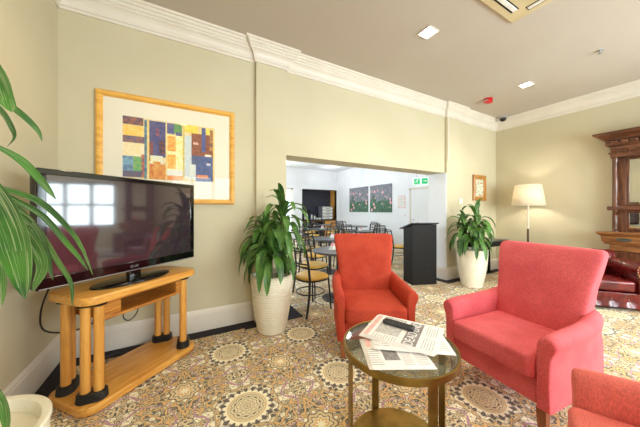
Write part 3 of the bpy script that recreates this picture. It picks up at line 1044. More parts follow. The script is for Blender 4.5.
# ------------------------------------------------------------------ armchairs
def superring(cx, cy, hx, hy, z, n=28, e=5.0):
    out = []
    for i in range(n):
        a = 2 * PI * i / n
        c_, s_ = math.cos(a), math.sin(a)
        x = math.copysign(abs(c_) ** (2 / e), c_)
        y = math.copysign(abs(s_) ** (2 / e), s_)
        out.append(Vector((cx + hx * x, cy + hy * y, z)))
    return out


def armchair(label, loc, rz, fab):
    t = thing('armchair', label, 'armchair', loc, rz, 'velvet armchairs around the glass side table')
    MB().rbox(0, 0.01, 0.165, 0.328, 0.60, 0.62, 0.03, 0.012).build('seat_frame', fab, t)
    b = MB()
    b.rbox(0, -0.075, 0.330, 0.472, 0.555, 0.585, 0.045, 0.028, 6, crown=0.022)
    b.build('seat_cushion', fab, t, angle=60)
    # welt along the cushion's front edges
    b = MB()
    sec = []
    for z, hx, cy, th in ((0.30, 0.295, 0.235, 0.075), (0.42, 0.293, 0.255, 0.085), (0.55, 0.293, 0.275, 0.085), (0.68, 0.300, 0.297, 0.078), (0.80, 0.310, 0.320, 0.070),
                          (0.92, 0.330, 0.350, 0.062), (1.00, 0.340, 0.375, 0.056), (1.035, 0.342, 0.388, 0.052), (1.055, 0.334, 0.396, 0.043), (1.066, 0.318, 0.400, 0.028), (1.069, 0.285, 0.401, 0.012)):
        sec.append(superring(0, cy, hx, th, z, 36, 6.0))
    b.loft(sec)
    b.build('backrest', fab, t, angle=60)
    for s in (-1, 1):
        b = MB()
        prof = [(0.281, 0.165), (0.281, 0.32), (0.280, 0.44), (0.279, 0.50), (0.281, 0.55), (0.290, 0.582), (0.308, 0.604), (0.332, 0.613), (0.356, 0.609),
                (0.376, 0.592), (0.384, 0.570), (0.379, 0.546), (0.368, 0.522), (0.357, 0.49), (0.353, 0.44), (0.350, 0.32), (0.350, 0.165)]
        rings = []
        for y, ins, dz, lean in ((-0.336, 0.016, -0.022, 0), (-0.332, 0.006, -0.014, 0), (-0.322, 0.0, -0.007, 0), (-0.27, 0, 0.0, 0), (-0.15, 0, 0.004, 0), (0.0, 0, 0.008, 0), (0.12, 0, 0.014, 0.006), (0.20, 0, 0.022, 0.014), (0.27, 0, 0.036, 0.024), (0.33, 0.012, 0.042, 0.032)):
            ring = []
            cx = 0.325
            for x, z in prof:
                f = max(0.0, min(1.0, (z - 0.40) / 0.2))
                xx = cx + (x - cx) * (1 - ins / 0.06) - lean * f
                zz = z + dz * f + (ins if z < 0.2 else 0)
                ring.append(Vector((s * xx, y, zz)))
            rings.append(ring)
        b.loft(rings)
        b.build('arm', fab, t, angle=55)
    for sx in (-1, 1):
        for fy, dy in ((-0.29, 0.0), (0.265, 0.05)):
            b = MB()
            x = sx * 0.298
            b.loft([[Vector((x + a * r_, fy + dy * k + c_ * r_, z)) for a, c_ in ((-1, -1), (1, -1), (1, 1), (-1, 1))] for k, r_, z in ((1, 0.019, 0.0), (0, 0.027, 0.168))])
            b.build('leg', M['legwood'], t, bevel=0.003, smooth=False)
    return t


ch1 = armchair('orange red velvet armchair facing the table, in front of the dining room opening', (1.70, 2.02, 0), R(-29), M['orange'])
ch2 = dup(ch1, (2.222, 0.935, 0), R(-96), 'red velvet armchair with pinkish light in its colour, right of the glass table, seen side on with tall back', {M['orange']: M['rose']})
ch3 = dup(ch1, (1.452, 0.012, 0), R(205), 'red velvet armchair with brighter light in its colour, cut off at the lower right edge of the view', {M['orange']: M['coral']})

# ------------------------------------------------------------------ side table with newspapers
TX, TY, TZ, TR = 1.004, 0.958, 0.65, 0.288
tb = thing('side_table', 'round brass side table with glass top and lower shelf between the armchairs', 'table', (TX, TY, 0))
MB().lathe([(TR - 0.012, TZ - 0.014), (TR - 0.012, TZ - 0.004)], 64).build('glass_top', M['glass'], tb, angle=30)
MB().lathe([(TR - 0.014, TZ - 0.034), (TR, TZ - 0.034), (TR + 0.001, TZ - 0.002), (TR - 0.004, TZ), (TR - 0.0105, TZ - 0.002), (TR - 0.0105, TZ - 0.016), (TR - 0.014, TZ - 0.016), (TR - 0.014, TZ - 0.034)], 72, cap=False).build('rim', M['brass'], tb, angle=30)
MB().lathe([(0.252, 0.092), (0.256, 0.095), (0.256, 0.106), (0.252, 0.109)], 64).build('lower_shelf', M['brass'], tb, angle=30)
for a in (0, 90, 180, 270):
    mt = Matrix.Rotation(R(a - 29 + 14), 4, 'Z')
    MB().box((TR - 0.024, -0.022, 0), (TR - 0.0145, 0.022, TZ - 0.006), mt).build('leg', M['brass'], tb, bevel=0.002, smooth=False)


def newspaper(label, corners, z, th, front):
    """folded paper: corners are A (top left), B... given as centre, angle, w, h"""
    cx, cy, ang, w, h_ = corners
    t = thing('newspaper', label, 'newspaper', (cx, cy, z), ang, 'newspapers on the glass table')
    b = MB()
    b.mi = 0
    n = 5
    for k in range(n):
        j = (k - 2) * 0.003
        zz = th * k / n
        b.rbox(j, -j * 1.3, zz, zz + th / n * 0.92, w - 0.002 * k, h_, 0.004, 0.0006, 2)
    b.build('pages', M['paper'], t, angle=30)
    zt = th * 0.99
    def patch(name, x0, x1, y0, y1, m, dz=0.0006):
        MB().box((x0 * w / 2, y0 * h_ / 2, zt), (x1 * w / 2, y1 * h_ / 2, zt + dz)).build(name, m, t, smooth=False)
    def lines(x0, x1, y0, y1, n, seed):
        q = random.Random(seed)
        b = MB()
        for k in range(n):
            yy = y0 + (y1 - y0) * (k + 0.5) / n
            hgt = abs(y1 - y0) / n * 0.16
            b.box((x0 * w / 2, (yy - hgt) * h_ / 2, zt), ((x0 + (x1 - x0) * q.uniform(0.8, 1)) * w / 2, (yy + hgt) * h_ / 2, zt + 0.0005))
        b.build('text_lines', M['ink'], t, smooth=False)
    if front:
        patch('masthead', -0.9, 0.9, 0.80, 0.93, M['inkpink'])
        patch('photograph', -0.55, 0.92, 0.02, 0.70, M['ink'])
        patch('headline_panel', -0.9, 0.9, -0.50, -0.12, M['inkdark'])
        text_mesh('headline', 'DEAD END', h_ * 0.18, M['inkwhite'], t, (0, -0.31 * h_ / 2, zt + 0.0012), (0, 0, 0), sx=0.82)
        lines(-0.9, -0.05, -0.60, -0.92, 5, 1)
        lines(0.05, 0.9, -0.60, -0.92, 5, 2)
        lines(-0.92, -0.62, 0.02, 0.70, 9, 3)
    else:
        patch('masthead', -0.9, -0.55, 0.30, 0.9, M['inkpink'])
        patch('photograph', -0.45, 0.05, -0.55, 0.55, M['inkdark'])
        lines(0.12, 0.5, -0.85, 0.85, 14, 4)
        lines(0.56, 0.94, -0.85, 0.85, 14, 5)
        lines(-0.92, -0.52, -0.85, 0.2, 8, 6)
    return t


def quad(ax, ay, bx, by, w, h_, flip=False):
    """edge A->B is the lower edge direction (local +x); paper lies to its left"""
    a = math.atan2(by - ay, bx - ax)
    cx = ax + w / 2 * math.cos(a) - h_ / 2 * math.sin(a)
    cy = ay + w / 2 * math.sin(a) + h_ / 2 * math.cos(a)
    return cx, cy, a, w, h_

newspaper('white folded newspaper lying lowest in the pile on the glass table', quad(0.722, 0.845, 0.972, 0.712, 0.285, 0.26), TZ + 0.001, 0.011, False)
newspaper('white folded newspaper in the middle of the pile, its corner sticking out right', quad(0.822, 0.957, 1.122, 0.725, 0.385, 0.285), TZ + 0.0125, 0.010, False)
newspaper('folded newspaper with big white headline on top of the pile, remote lying on it', (1.068, 0.990, math.atan2(0.49, 0.87), 0.30, 0.375), TZ + 0.023, 0.011, True)
rc = thing('remote_control', 'dark grey remote control lying on the top newspaper', 'remote control', (1.087, 1.038, TZ + 0.0352), math.atan2(-0.214, 0.09))
MB().rbox(0, 0, 0.0, 0.020, 0.18, 0.046, 0.012, 0.006).build('body', noisy('charcoal_plastic', (62, 62, 68), (54, 54, 60), 30, 0.4), rc)
for i in range(11):
    for j in range(3):
        MB().rbox(-0.075 + i * 0.015, (j - 1) * 0.012, 0.0195, 0.0225, 0.010, 0.008, 0.003, 0.001, 2).build('button', M['black'], rc)

# ------------------------------------------------------------------ lectern, console table, lamp
lc = thing('lectern', 'black laminate lectern with sloping top standing at the dining room opening', 'lectern', (3.905, 3.205, 0), R(-20))
b = MB()
w2, d2 = 0.238, 0.165
vs = [b.b.verts.new(q) for q in ((-w2, -d2, 0.0), (w2, -d2, 0.0), (w2, d2, 0.0), (-w2, d2, 0.0), (-w2, -d2, 1.085), (w2, -d2, 1.085), (w2, d2, 1.0), (-w2, d2, 1.0))]
for f in ((3, 2, 1, 0), (4, 5, 6, 7), (0, 1, 5, 4), (1, 2, 6, 5), (2, 3, 7, 6), (3, 0, 4, 7)):
    b.face([vs[i] for i in f])
b.build('body', M['lect'], lc, bevel=0.003)
mt = Matrix.Translation((0, 0, 1.045)) @ Matrix.Rotation(-math.atan2(0.085, 0.30), 4, 'X')
MB().box((-0.275, -0.195, 0.004), (0.275, 0.27, 0.024), mt).build('sloping_top', M['lect_top'], lc, bevel=0.003)
MB().box((-0.25, 0.25, 0.0245), (0.25, 0.266, 0.044), mt).build('book_stop', M['lect_top'], lc, bevel=0.002)
b = MB().cyl((-0.10, -0.10, 1.085), (-0.10, -0.10, 1.13), 0.006, n=8)
b.build('microphone_stub', M['black'], lc)

cn = thing('console_table', 'dark slim console table in the far corner behind the potted plant', 'table', (5.36, 2.85, 0))
MB().box((-0.52, -0.17, 0.62), (0.52, 0.17, 0.715)).build('apron', M['lect'], cn, bevel=0.004)
MB().box((-0.56, -0.20, 0.716), (0.56, 0.20, 0.74)).build('top', M['lect_top'], cn, bevel=0.004)
for sx in (-1, 1):
    for sy in (-1, 1):
        MB().box((sx * 0.49 - 0.02, sy * 0.14 - 0.02, 0.006), (sx * 0.49 + 0.02, sy * 0.14 + 0.02, 0.62)).build('leg', M['lect'], cn, bevel=0.003, smooth=False)

LX, LY = 5.98, 2.34
fl = thing('floor_lamp', 'floor lamp with cream drum shade glowing by the right wall', 'lamp', (LX, LY, 0))
MB().lathe([(0.15, 0.0), (0.15, 0.012), (0.12, 0.022), (0.03, 0.03), (0.02, 0.05)], 32).build('base', M['pole_d'], fl)
MB().cyl((0, 0, 0.04), (0, 0, 0.98), 0.018, 0.017).build('lower_pole', M['pole_d'], fl)
MB().cyl((0, 0, 0.98), (0, 0, 1.62), 0.019, 0.014).build('upper_pole', M['pole_w'], fl)
b = MB()
n = 48
rings = [[Vector((r_ * math.cos(2 * PI * i / n), r_ * math.sin(2 * PI * i / n), z)) for i in range(n)] for r_, z in ((0.268, 1.435), (0.21, 1.845))]
b.loft(rings, cap=False)
sh = b.build('lamp_shade', M['shade'], fl)
md = sh.modifiers.new('thick', 'SOLIDIFY')
md.thickness = 0.003
b = MB()
for k in range(3):
    a = 2 * PI * k / 3
    b.cyl((0, 0, 1.64), (0.205 * math.cos(a), 0.205 * math.sin(a), 1.83), 0.003, n=6)
b.build('shade_carrier', M['pole_w'], fl)
MB().lathe([(0.004, 1.62), (0.016, 1.63), (0.03, 1.665), (0.032, 1.69), (0.022, 1.715), (0.003, 1.725)], 16).build('bulb', emit('warm_bulb', (255, 236, 200), 8), fl)
li = bpy.data.lights.new('lamp_glow', 'POINT')
li.energy = 16
li.color = (1.0, 0.92, 0.78)
li.shadow_soft_size = 0.05
lo = bpy.data.objects.new('lamp_glow', li)
lo.parent = fl
lo.location = (0, 0, 1.60)
COL.objects.link(lo)

# ------------------------------------------------------------------ mirrored sideboard on the right wall
OY0, OY1 = 0.58, 1.285
OC = (OY0 + OY1) / 2
om = thing('mirrored_sideboard', 'carved dark wooden sideboard with mirrors and columns against the right wall', 'sideboard', (XR - 0.001, OC, 0), 0)
hwid = (OY1 - OY0) / 2
def obx(name, x0, x1, y0, y1, z0, z1, m, bevel=0.004, par=None):
    return MB().box((x0, y0, z0), (x1, y1, z1)).build(name, m, par or om, bevel=bevel)
obx('back_panel', -0.10, 0, -hwid, hwid, 0.99, 2.36, M['mahog'])
obx('frieze', -0.235, -0.10, -hwid, hwid, 2.19, 2.37, M['mahog_h'])
# cornice of growing steps
b = MB()
for x, e, z0, z1 in ((-0.25, 0.02, 2.37, 2.39), (-0.275, 0.045, 2.39, 2.47)):
    b.box((x, -hwid - e, z0), (0, hwid + e, z1))
b.build('cornice_bed', M['mahog_h'], om, bevel=0.006)
pr_ = [(0, 2.47), (-0.29, 2.47), (-0.30, 2.49), (-0.325, 2.515), (-0.365, 2.545), (-0.395, 2.555), (-0.40, 2.59), (0, 2.60)]
rings = []
for s in (-1, 1):
    rings.append([Vector((x, s * (hwid + (-x - 0.235 if x < -0.1 else 0.0)), z)) for x, z in pr_])
# straight front moulding with returns at both ends
b = MB()
ends = []
for s in (-1, 1):
    ends.append([Vector((x, s * (hwid + max(0.0, -x - 0.235)), z)) for x, z in pr_])
b.loft(ends)
# returns
for s in (-1, 1):
    rr_ = [[Vector((x, s * (hwid + max(0.0, -x - 0.235)), z)) for x, z in pr_], [Vector((0, s * (hwid + max(0.0, -x - 0.235)), z)) for x, z in pr_]]
    b.loft(rr_, cap=False)
b.build('cornice', M['mahog_h'], om, smooth=False)
for k in range(7):
    y = -hwid + 0.06 + k * (2 * hwid - 0.12) / 6
    b = MB()
    b.loft([[Vector((x, y + d * w_, z)) for d in (-1, 1) for x, w_ in (((-0.276, 0.04), (-0.30, 0.04)) if d < 0 else ((-0.30, 0.04), (-0.276, 0.04)))] for z in (2.41, 2.46)])
    b.build('bracket', M['mahog'], om, bevel=0.006)
# carved scrolls on the frieze
for s in (-1, 1):
    for k in range(3):
        y = s * (0.075 + 0.12 * k)
        pts = []
        for i in range(22):
            a = i / 21 * 3.4 * PI
            r_ = 0.050 * (1 - i / 25)
            pts.append((-0.238, y + s * r_ * math.cos(a), 2.28 + r_ * math.sin(a) * (1 if k % 2 else -1)))
        MB().tube(pts, 0.010, 6).build('carved_scroll', M['mahog'], om)
# side posts with turned columns
for s in (-1, 1):
    obx('side_post', -0.13, -0.10, s * hwid if s < 0 else hwid - 0.15, -hwid + 0.15 if s < 0 else hwid, 1.0, 2.19, M['mahog'])
    for z0, z1 in ((1.41, 2.19), (1.0, 1.345)):
        L_ = z1 - z0
        prof = [(0.034, 0), (0.034, 0.03 * L_), (0.022, 0.06 * L_), (0.030, 0.10 * L_), (0.020, 0.14 * L_), (0.026, 0.25 * L_), (0.030, 0.45 * L_), (0.024, 0.70 * L_), (0.019, 0.80 * L_),
                (0.029, 0.84 * L_), (0.020, 0.88 * L_), (0.030, 0.93 * L_), (0.034, 0.96 * L_), (0.034, L_)]
        MB().lathe(prof, 20, (-0.19, s * (hwid - 0.045), z0)).build('turned_column', M['mahog'], om, angle=60)
obx('mid_shelf', -0.27, -0.10, -hwid - 0.03, hwid + 0.03, 1.345, 1.41, M['mahog_h'], 0.012)
def mirror(name, z0, z1):
    b = MB()
    y0, y1 = -hwid + 0.15, hwid - 0.15
    w_ = 0.03
    for lo, hi in (((y0, z0), (y1, z0 + w_)), ((y0, z1 - w_), (y1, z1)), ((y0, z0 + w_), (y0 + w_, z1 - w_)), ((y1 - w_, z0 + w_), (y1, z1 - w_))):
        b.box((-0.125, lo[0], lo[1]), (-0.101, hi[0], hi[1]))
    f_ = b.build('mirror_frame', M['mahog'], om, bevel=0.004)
    MB().box((-0.110, y0 + w_, z0 + w_), (-0.102, y1 - w_, z1 - w_)).build('mirror_glass', M['mirror'], f_, smooth=False)
mirror('upper', 1.425, 2.18)
mirror('lower', 1.035, 1.335)
# golden brown ledge, moulded front
pr_ = [(0, 0.80), (-0.30, 0.80), (-0.305, 0.825), (-0.325, 0.84), (-0.335, 0.93), (-0.36, 0.95), (-0.385, 0.97), (-0.39, 1.0), (0, 1.0)]
b = MB()
b.loft([[Vector((x, s * (hwid + max(0.0, (-x - 0.235) * 0.85)), z)) for x, z in pr_] for s in (-1, 1)])
b.build('ledge', M['ledge'], om, smooth=False, bevel=0.004)
b = MB()
b.loft([[Vector((-0.338 - 0.012 * k, 0.19 + r_ * 0.085 * math.cos(2 * PI * i / 24), 0.885 + r_ * 0.028 * math.sin(2 * PI * i / 24))) for i in range(24)] for k, r_ in ((-0.5, 1.0), (0.6, 0.95), (1, 0.7), (0.8, 0.55))])
b.build('oval_boss', noisy('tarnished_metal', (96, 98, 90), None, 20, 0.4, metal=0.6), om)
obx('lower_frieze', -0.27, 0, -hwid, hwid, 0.70, 0.80, M['ledge'])
obx('lower_body', -0.24, 0, -hwid, hwid, 0.08, 0.70, M['mahog'])
obx('plinth', -0.26, 0, -hwid - 0.02, hwid + 0.02, 0.0, 0.08, M['mahog_h'])
for s in (-1, 1):
    d_ = obx('door', -0.262, -0.241, s * 0.31 - 0.28, s * 0.31 + 0.28, 0.11, 0.68, M['mahog'])
    MB().lathe([(0.006, 0), (0.006, 0.012), (0.014, 0.018), (0.010, 0.028), (0.001, 0.03)], 12, mtx=Matrix.Translation((-0.262, s * 0.06, 0.42)) @ Matrix.Rotation(-PI / 2, 4, 'Y')).build('knob', M['brassnail'], d_)

# ------------------------------------------------------------------ leather chesterfield
SFW = 1.05
ang = math.atan2(-0.75, 0.66)            # facing direction = (-0.75,-0.66)
sf_rz = math.atan2(-0.75, 0.66)
sf = thing('chesterfield_sofa', 'dark red buttoned leather chesterfield in front of the carved sideboard', 'sofa', (5.33, 1.375, 0), sf_rz)
def tufted(b, fx, u0, u1, v0, v1, nu, nv, depth=0.012, res=6):
    """grid surface through fx(u,v,d) with buttoned dimples; returns button points"""
    U, V = nu * res, nv * res
    btn = []
    rows = []
    for j in range(V + 1):
        row = []
        for i in range(U + 1):
            p, q = i / res, j / res
            d = 9.0
            for a in range(int(p) - 1, int(p) + 3):
                for c in range(int(q) - 1, int(q) + 3):
                    cx = a + 0.5 + (0.5 if c % 2 else 0.0)
                    cy = c + 0.5
                    d = min(d, math.hypot(p - cx, q - cy))
            h_ = depth * (1 - math.exp(-(d / 0.36) ** 2))
            row.append(b.b.verts.new(fx(u0 + (u1 - u0) * p / nu, v0 + (v1 - v0) * q / nv, h_)))
        rows.append(row)
    for j in range(V):
        for i in range(U):
            b.face([rows[j][i], rows[j][i + 1], rows[j + 1][i + 1], rows[j + 1][i]])
    for c in range(nv):
        for a in range(nu):
            cx = a + 0.5 + (0.5 if c % 2 else 0.0)
            if cx < nu - 0.1:
                btn.append(Vector(fx(u0 + (u1 - u0) * cx / nu, v0 + (v1 - v0) * (c + 0.5) / nv, 0.003)))
    return btn

hw_ = SFW / 2
MB().rbox(0, 0.02, 0.05, 0.235, SFW - 0.06, 0.78, 0.02, 0.01).build('base', M['leather'], sf)
b = MB()
bt = tufted(b, lambda u, v, d: (u, -0.372 - d, v), -hw_ + 0.18, hw_ - 0.18, 0.052, 0.235, 4, 1, 0.045)
bt_all = [p for p in bt]
b.build('front_rail', M['leather'], sf, angle=80)
MB().rbox(0, -0.115, 0.245, 0.395, SFW - 0.36, 0.52, 0.04, 0.035, 6, crown=0.02).build('seat_cushion', M['leather'], sf, angle=60)
def roll(cx0, cz0, r_, a):
    return cx0 + r_ * math.cos(a), cz0 + r_ * math.sin(a)
# back: rolled section swept along x, tufted
def back_pt(u, v, d):
    # v 0..1 from seat up over the roll
    if v < 0.45:
        y, z, ny, nz = 0.20, 0.25 + v / 0.45 * 0.345, -1, 0
    else:
        a = PI + (-(v - 0.45) / 0.55) * PI * 1.15
        r_ = 0.10
        y, z = 0.30 + r_ * math.cos(a), 0.595 + r_ * math.sin(a)
        ny, nz = math.cos(a), math.sin(a)
    return (u, y + ny * d, z + nz * d)
b = MB()
bt_all += tufted(b, back_pt, -hw_ + 0.06, hw_ - 0.06, 0.0, 1.0, 5, 3, 0.05)
b.build('tufted_back', M['leather'], sf, angle=80)
MB().rbox(0, 0.325, 0.05, 0.54, SFW - 0.06, 0.13, 0.02, 0.01).build('back_frame', M['leather'], sf)
for s in (-1, 1):
    b = MB()
    prof = [(0.0, 0.05)] + [(0.0, 0.30)]
    ring2 = []
    pts = [(-0.06, 0.05), (-0.06, 0.46)]
    for k in range(13):
        a = R(205) - R(255) * k / 12
        pts.append((0.005 + 0.095 * math.cos(a), 0.545 + 0.095 * math.sin(a)))
    pts += [(0.05, 0.44), (0.05, 0.05)]
    rings = [[Vector((s * (hw_ - 0.11 + x * k), y, z if k == 1 else 0.05 + (z - 0.05) * 0.985)) for x, z in pts] for y, k in ((-0.39, 0.93), (-0.375, 1), (0.0, 1), (0.38, 1))]
    b.loft(rings)
    a_ = b.build('arm', M['leather'], sf, angle=50)
    b = MB()
    for i in range(len(pts) - 1):
        x0_, z0_ = pts[i]
        x1_, z1_ = pts[i + 1]
        m_ = max(1, int(math.hypot(x1_ - x0_, z1_ - z0_) / 0.022))
        for k in range(m_):
            x_ = x0_ + (x1_ - x0_) * k / m_
            z_ = z0_ + (z1_ - z0_) * k / m_
            b.lathe([(0.007, 0), (0.005, 0.003), (0.001, 0.004)], 6, mtx=Matrix.Translation((s * (hw_ - 0.11 + x_ * 0.85), -0.3895, 0.05 + (z_ - 0.05) * 0.97)) @ Matrix.Rotation(PI / 2, 4, 'X'))
    b.build('nail_heads', M['brassnail'], a_, smooth=False)
for p in bt_all:
    MB().lathe([(0.014, -0.004), (0.013, 0.004), (0.001, 0.009)], 10, mtx=Matrix.Translation(p) @ Matrix.Rotation(PI / 2 if p.z < 0.5 else PI / 3, 4, 'X')).build('button', M['leather'], sf)
for sx in (-1, 1):
    for y in (-0.32, 0.33):
        MB().lathe([(0.02, 0), (0.03, 0.02), (0.026, 0.05)], 14, (sx * (hw_ - 0.12), y, 0)).build('foot', M['legwood'], sf)

# ------------------------------------------------------------------ dining furniture
def dining_table(label, x, y, r_):
    t = thing('dining_table', label, 'table', (x, y, 0), 0, 'round dark dining tables')
    MB().lathe([(r_ - 0.006, 0.708), (r_, 0.714), (r_, 0.732), (r_ - 0.006, 0.738)], 40).build('tabletop', M['ttop'], t)
    MB().cyl((0, 0, 0.02), (0, 0, 0.71), 0.035, n=16).build('pedestal', M['cmetal'], t)
    MB().lathe([(0.25, 0), (0.25, 0.010), (0.20, 0.018), (0.04, 0.035)], 36).build('base', M['cmetal'], t)
    return t

tabs = [(2.12, 3.24, 0.40, 'round dark dining table in the opening behind the orange armchair, nearest to it'),
        (2.84, 4.68, 0.40, 'round dark dining table second from the opening, left of the armchair back'),
        (4.0, 7.2, 0.42, 'round dark dining table far back toward the servery recess'),
        (4.62, 5.85, 0.42, 'round dark dining table behind the orange armchair below the left flower painting'),
        (5.9, 7.75, 0.42, 'round dark dining table near the right white wall below the flower paintings'),
        (5.2, 9.1, 0.42, 'round dark dining table farthest back, in front of the servery counter')]
for x, y, r_, lab in tabs:
    dining_table(lab, x, y, r_)


def make_dining_chair(label):
    t = thing('dining_chair', label, 'chair', (0, 0, 0), 0, 'black metal dining chairs with mustard seats')
    b = MB()
    n = 28
    def sr(k, z):
        out = []
        for i in range(n):
            a = 2 * PI * i / n
            x = math.copysign(abs(math.cos(a)) ** 0.75, math.cos(a)) * 0.205 * k
            y = math.copysign(abs(math.sin(a)) ** 0.75, math.sin(a)) * 0.205 * k
            out.append(Vector((x * (1.0 - 0.10 * (y / 0.205)), y, z)))
        return out
    b.loft([sr(0.97, 0.435), sr(1.0, 0.442), sr(1.0, 0.462), sr(0.95, 0.474), sr(0.6, 0.480), sr(0.1, 0.481)])
    b.build('seat', M['cseat'], t, angle=60)
    b = MB()
    b.loft([sr(0.99, 0.415), sr(0.99, 0.434)])
    b.build('seat_ring', M['cmetal'], t)
    for s in (-1, 1):
        MB().tube([(s * 0.165, -0.165, 0.43), (s * 0.185, -0.195, 0.0)], [0.013, 0.011], 10).build('front_leg', M['cmetal'], t)
        MB().tube([(s * 0.205, 0.265, 0.0), (s * 0.200, 0.215, 0.25), (s * 0.195, 0.200, 0.46), (s * 0.195, 0.225, 0.66), (s * 0.190, 0.265, 0.86)], [0.014, 0.016, 0.0165, 0.016, 0.014], 10).build('back_post', M['cmetal'], t)
    def rail(z, y, sag, w_, name):
        pts = []
        for k in range(11):
            u = -1 + 2 * k / 10
            pts.append((u * w_, y + sag * (1 - u * u), z + 0.0 * u))
        b = MB()
        b.tube(pts, 0.011, 8)
        b.tube([(x, yy, zz - 0.035) for x, yy, zz in pts], 0.009, 8)
        b.build(name, M['cmetal'], t)
    rail(0.86, 0.262, 0.035, 0.190, 'top_rail')
    rail(0.66, 0.225, 0.030, 0.193, 'back_rail')
    b = MB()
    for u in (-0.5, 0.0, 0.5):
        b.tube([(u * 0.19, 0.225 + 0.03 * (1 - u * u), 0.66), (u * 0.19, 0.262 + 0.035 * (1 - u * u), 0.83)], 0.006, 6)
    b.build('spindles', M['cmetal'], t)
    b = MB()
    b.tube([(0.19 * math.cos(2 * PI * k / 24), 0.02 + 0.195 * math.sin(2 * PI * k / 24), 0.25) for k in range(25)], 0.008, 6)
    b.build('stretcher_ring', M['cmetal'], t)
    return t


CH = [
    (1.56, 3.06, 105, 'dining chair with mustard seat right behind the near potted plant'),
    (1.90, 3.66, 22, 'mustard seated dining chair pushed under the near table from the dining room side'),
    (2.34, 4.45, 112, 'dining chair on the left of the second table from the opening'),
    (2.72, 5.30, 10, 'dining chair behind the second table from the opening, back toward the servery'),
    (3.42, 4.98, -60, 'dining chair on the right of the second table, hidden behind the orange armchair'),
    (3.45, 7.05, 100, 'dining chair left of the table toward the servery recess'),
    (3.95, 6.58, 178, 'dining chair at the near side of the table toward the servery recess'),
    (4.15, 7.85, -10, 'dining chair at the far side of the table toward the servery recess'),
    (4.02, 5.75, 92, 'dining chair left of the table below the left flower painting'),
    (4.70, 6.50, -5, 'dining chair at the far side of the table below the left flower painting'),
    (5.26, 5.98, -78, 'dining chair right of the table below the left flower painting'),
    (4.55, 5.22, 175, 'dining chair at the near side of the table below the left flower painting'),
    (5.28, 7.60, 95, 'dining chair left of the table near the right white wall'),
    (5.85, 8.42, 0, 'dining chair at the far side of the table near the right white wall'),
    (6.52, 7.75, -90, 'dining chair against the right white wall beside its table'),
    (6.05, 7.08, 170, 'dining chair at the near side of the table near the right white wall'),
    (4.55, 9.05, 92, 'dining chair left of the farthest table by the servery'),
    (5.25, 8.46, 175, 'dining chair at the near side of the farthest table'),
    (5.15, 9.78, 5, 'dining chair between the farthest table and the servery counter'),
    (5.85, 9.2, -85, 'dining chair right of the farthest table by the servery'),
    (4.76, 4.52, 62, 'dining chair with mustard seat standing just left of the lectern'),
]
proto = make_dining_chair(CH[0][3])
for i, (x, y, a, lab) in enumerate(CH):
    if i == 0:
        proto.location = (x, y, 0)
        proto.rotation_euler = (0, 0, R(a))
    else:
        dup(proto, (x, y, 0), R(a), lab)


def caddy(x, y, label):
    t = thing('sugar_caddy', label, 'caddy', (x, y, 0.739), 0.3, 'sugar caddies on the dining tables')
    MB().rbox(0, 0, 0, 0.012, 0.15, 0.10, 0.02, 0.003).build('saucer', M['plastic_w'], t)
    MB().rbox(0, 0, 0.013, 0.055, 0.085, 0.065, 0.01, 0.004).build('holder', M['plastic_w'], t)
    MB().box((-0.035, -0.022, 0.05), (0.035, 0.022, 0.095)).build('packets', M['pink'], t, bevel=0.004)
for k, (x, y, lab) in enumerate([(2.06, 3.30, 'pink and white sugar caddy on the nearest dining table'), (2.92, 4.70, 'pink and white sugar caddy on the second dining table'),
                                 (4.08, 7.2, 'white sugar caddy on the dining table toward the servery'), (4.68, 5.95, 'white sugar caddy on the table below the left painting')]):
    caddy(x, y, lab)

# servery counter in the recess and what stands on it
ct = thing('servery_counter', 'dark servery counter with timber front in the far wall recess', 'counter', (6.0, DY1 + 0.32, 0))
MB().box((-0.955, -0.29, 0), (0.94, 0.28, 0.83)).build('cupboard', M['oak_v'], ct, smooth=False)
MB().box((-0.96, -0.36, 0.832), (0.96, 0.29, 0.87)).build('worktop', M['lect'], ct, bevel=0.003)
for k in range(3):
    d_ = MB().box((-0.92 + k * 0.62, -0.312, 0.08), (-0.34 + k * 0.62, -0.2905, 0.80)).build('door', M['oak_v' if k == 2 else 'lect'], ct, bevel=0.003)
    MB().cyl((-0.42 + k * 0.62, -0.325, 0.68), (-0.42 + k * 0.62, -0.325, 0.78), 0.006, n=8).build('handle', M['silver'], d_)
cm = thing('coffee_machine', 'black coffee machine with white jug at the left end of the servery counter', 'coffee machine', (5.30, 11.05, 0.871))
MB().rbox(0, 0.06, 0, 0.50, 0.34, 0.20, 0.02, 0.01).rbox(0, -0.06, 0.36, 0.50, 0.34, 0.24, 0.02, 0.01).build('housing', M['black'], cm)
MB().lathe([(0.09, 0.0), (0.10, 0.02), (0.095, 0.20), (0.06, 0.26), (0.05, 0.30)], 20, (0, -0.08, 0.02)).build('jug', M['plastic_w'], cm)
MB().rbox(0, -0.06, 0.0, 0.02, 0.34, 0.24, 0.02, 0.005).build('drip_tray', M['lect'], cm)
rk = thing('tray_stack', 'white stack of drawers on the servery counter', 'drawer unit', (6.46, 11.08, 0.871))
b = MB()
b.box((-0.30, 0.20, 0), (0.30, 0.22, 0.66)); b.box((-0.30, -0.2, 0), (-0.28, 0.20, 0.66)); b.box((0.28, -0.2, 0), (0.30, 0.20, 0.66)); b.box((-0.28, -0.2, 0.64), (0.28, 0.2, 0.66))
b.build('casing', M['silver'], rk, smooth=False)
for k in range(4):
    d_ = MB().box((-0.275, -0.215, 0.015 + k * 0.157), (0.275, 0.18, 0.015 + k * 0.157 + 0.125)).build('drawer', M['plastic_w'], rk, bevel=0.01)
    MB().box((-0.10, -0.228, 0.07 + k * 0.157), (0.10, -0.2155, 0.09 + k * 0.157)).build('handle', M['lect'], d_, smooth=False)
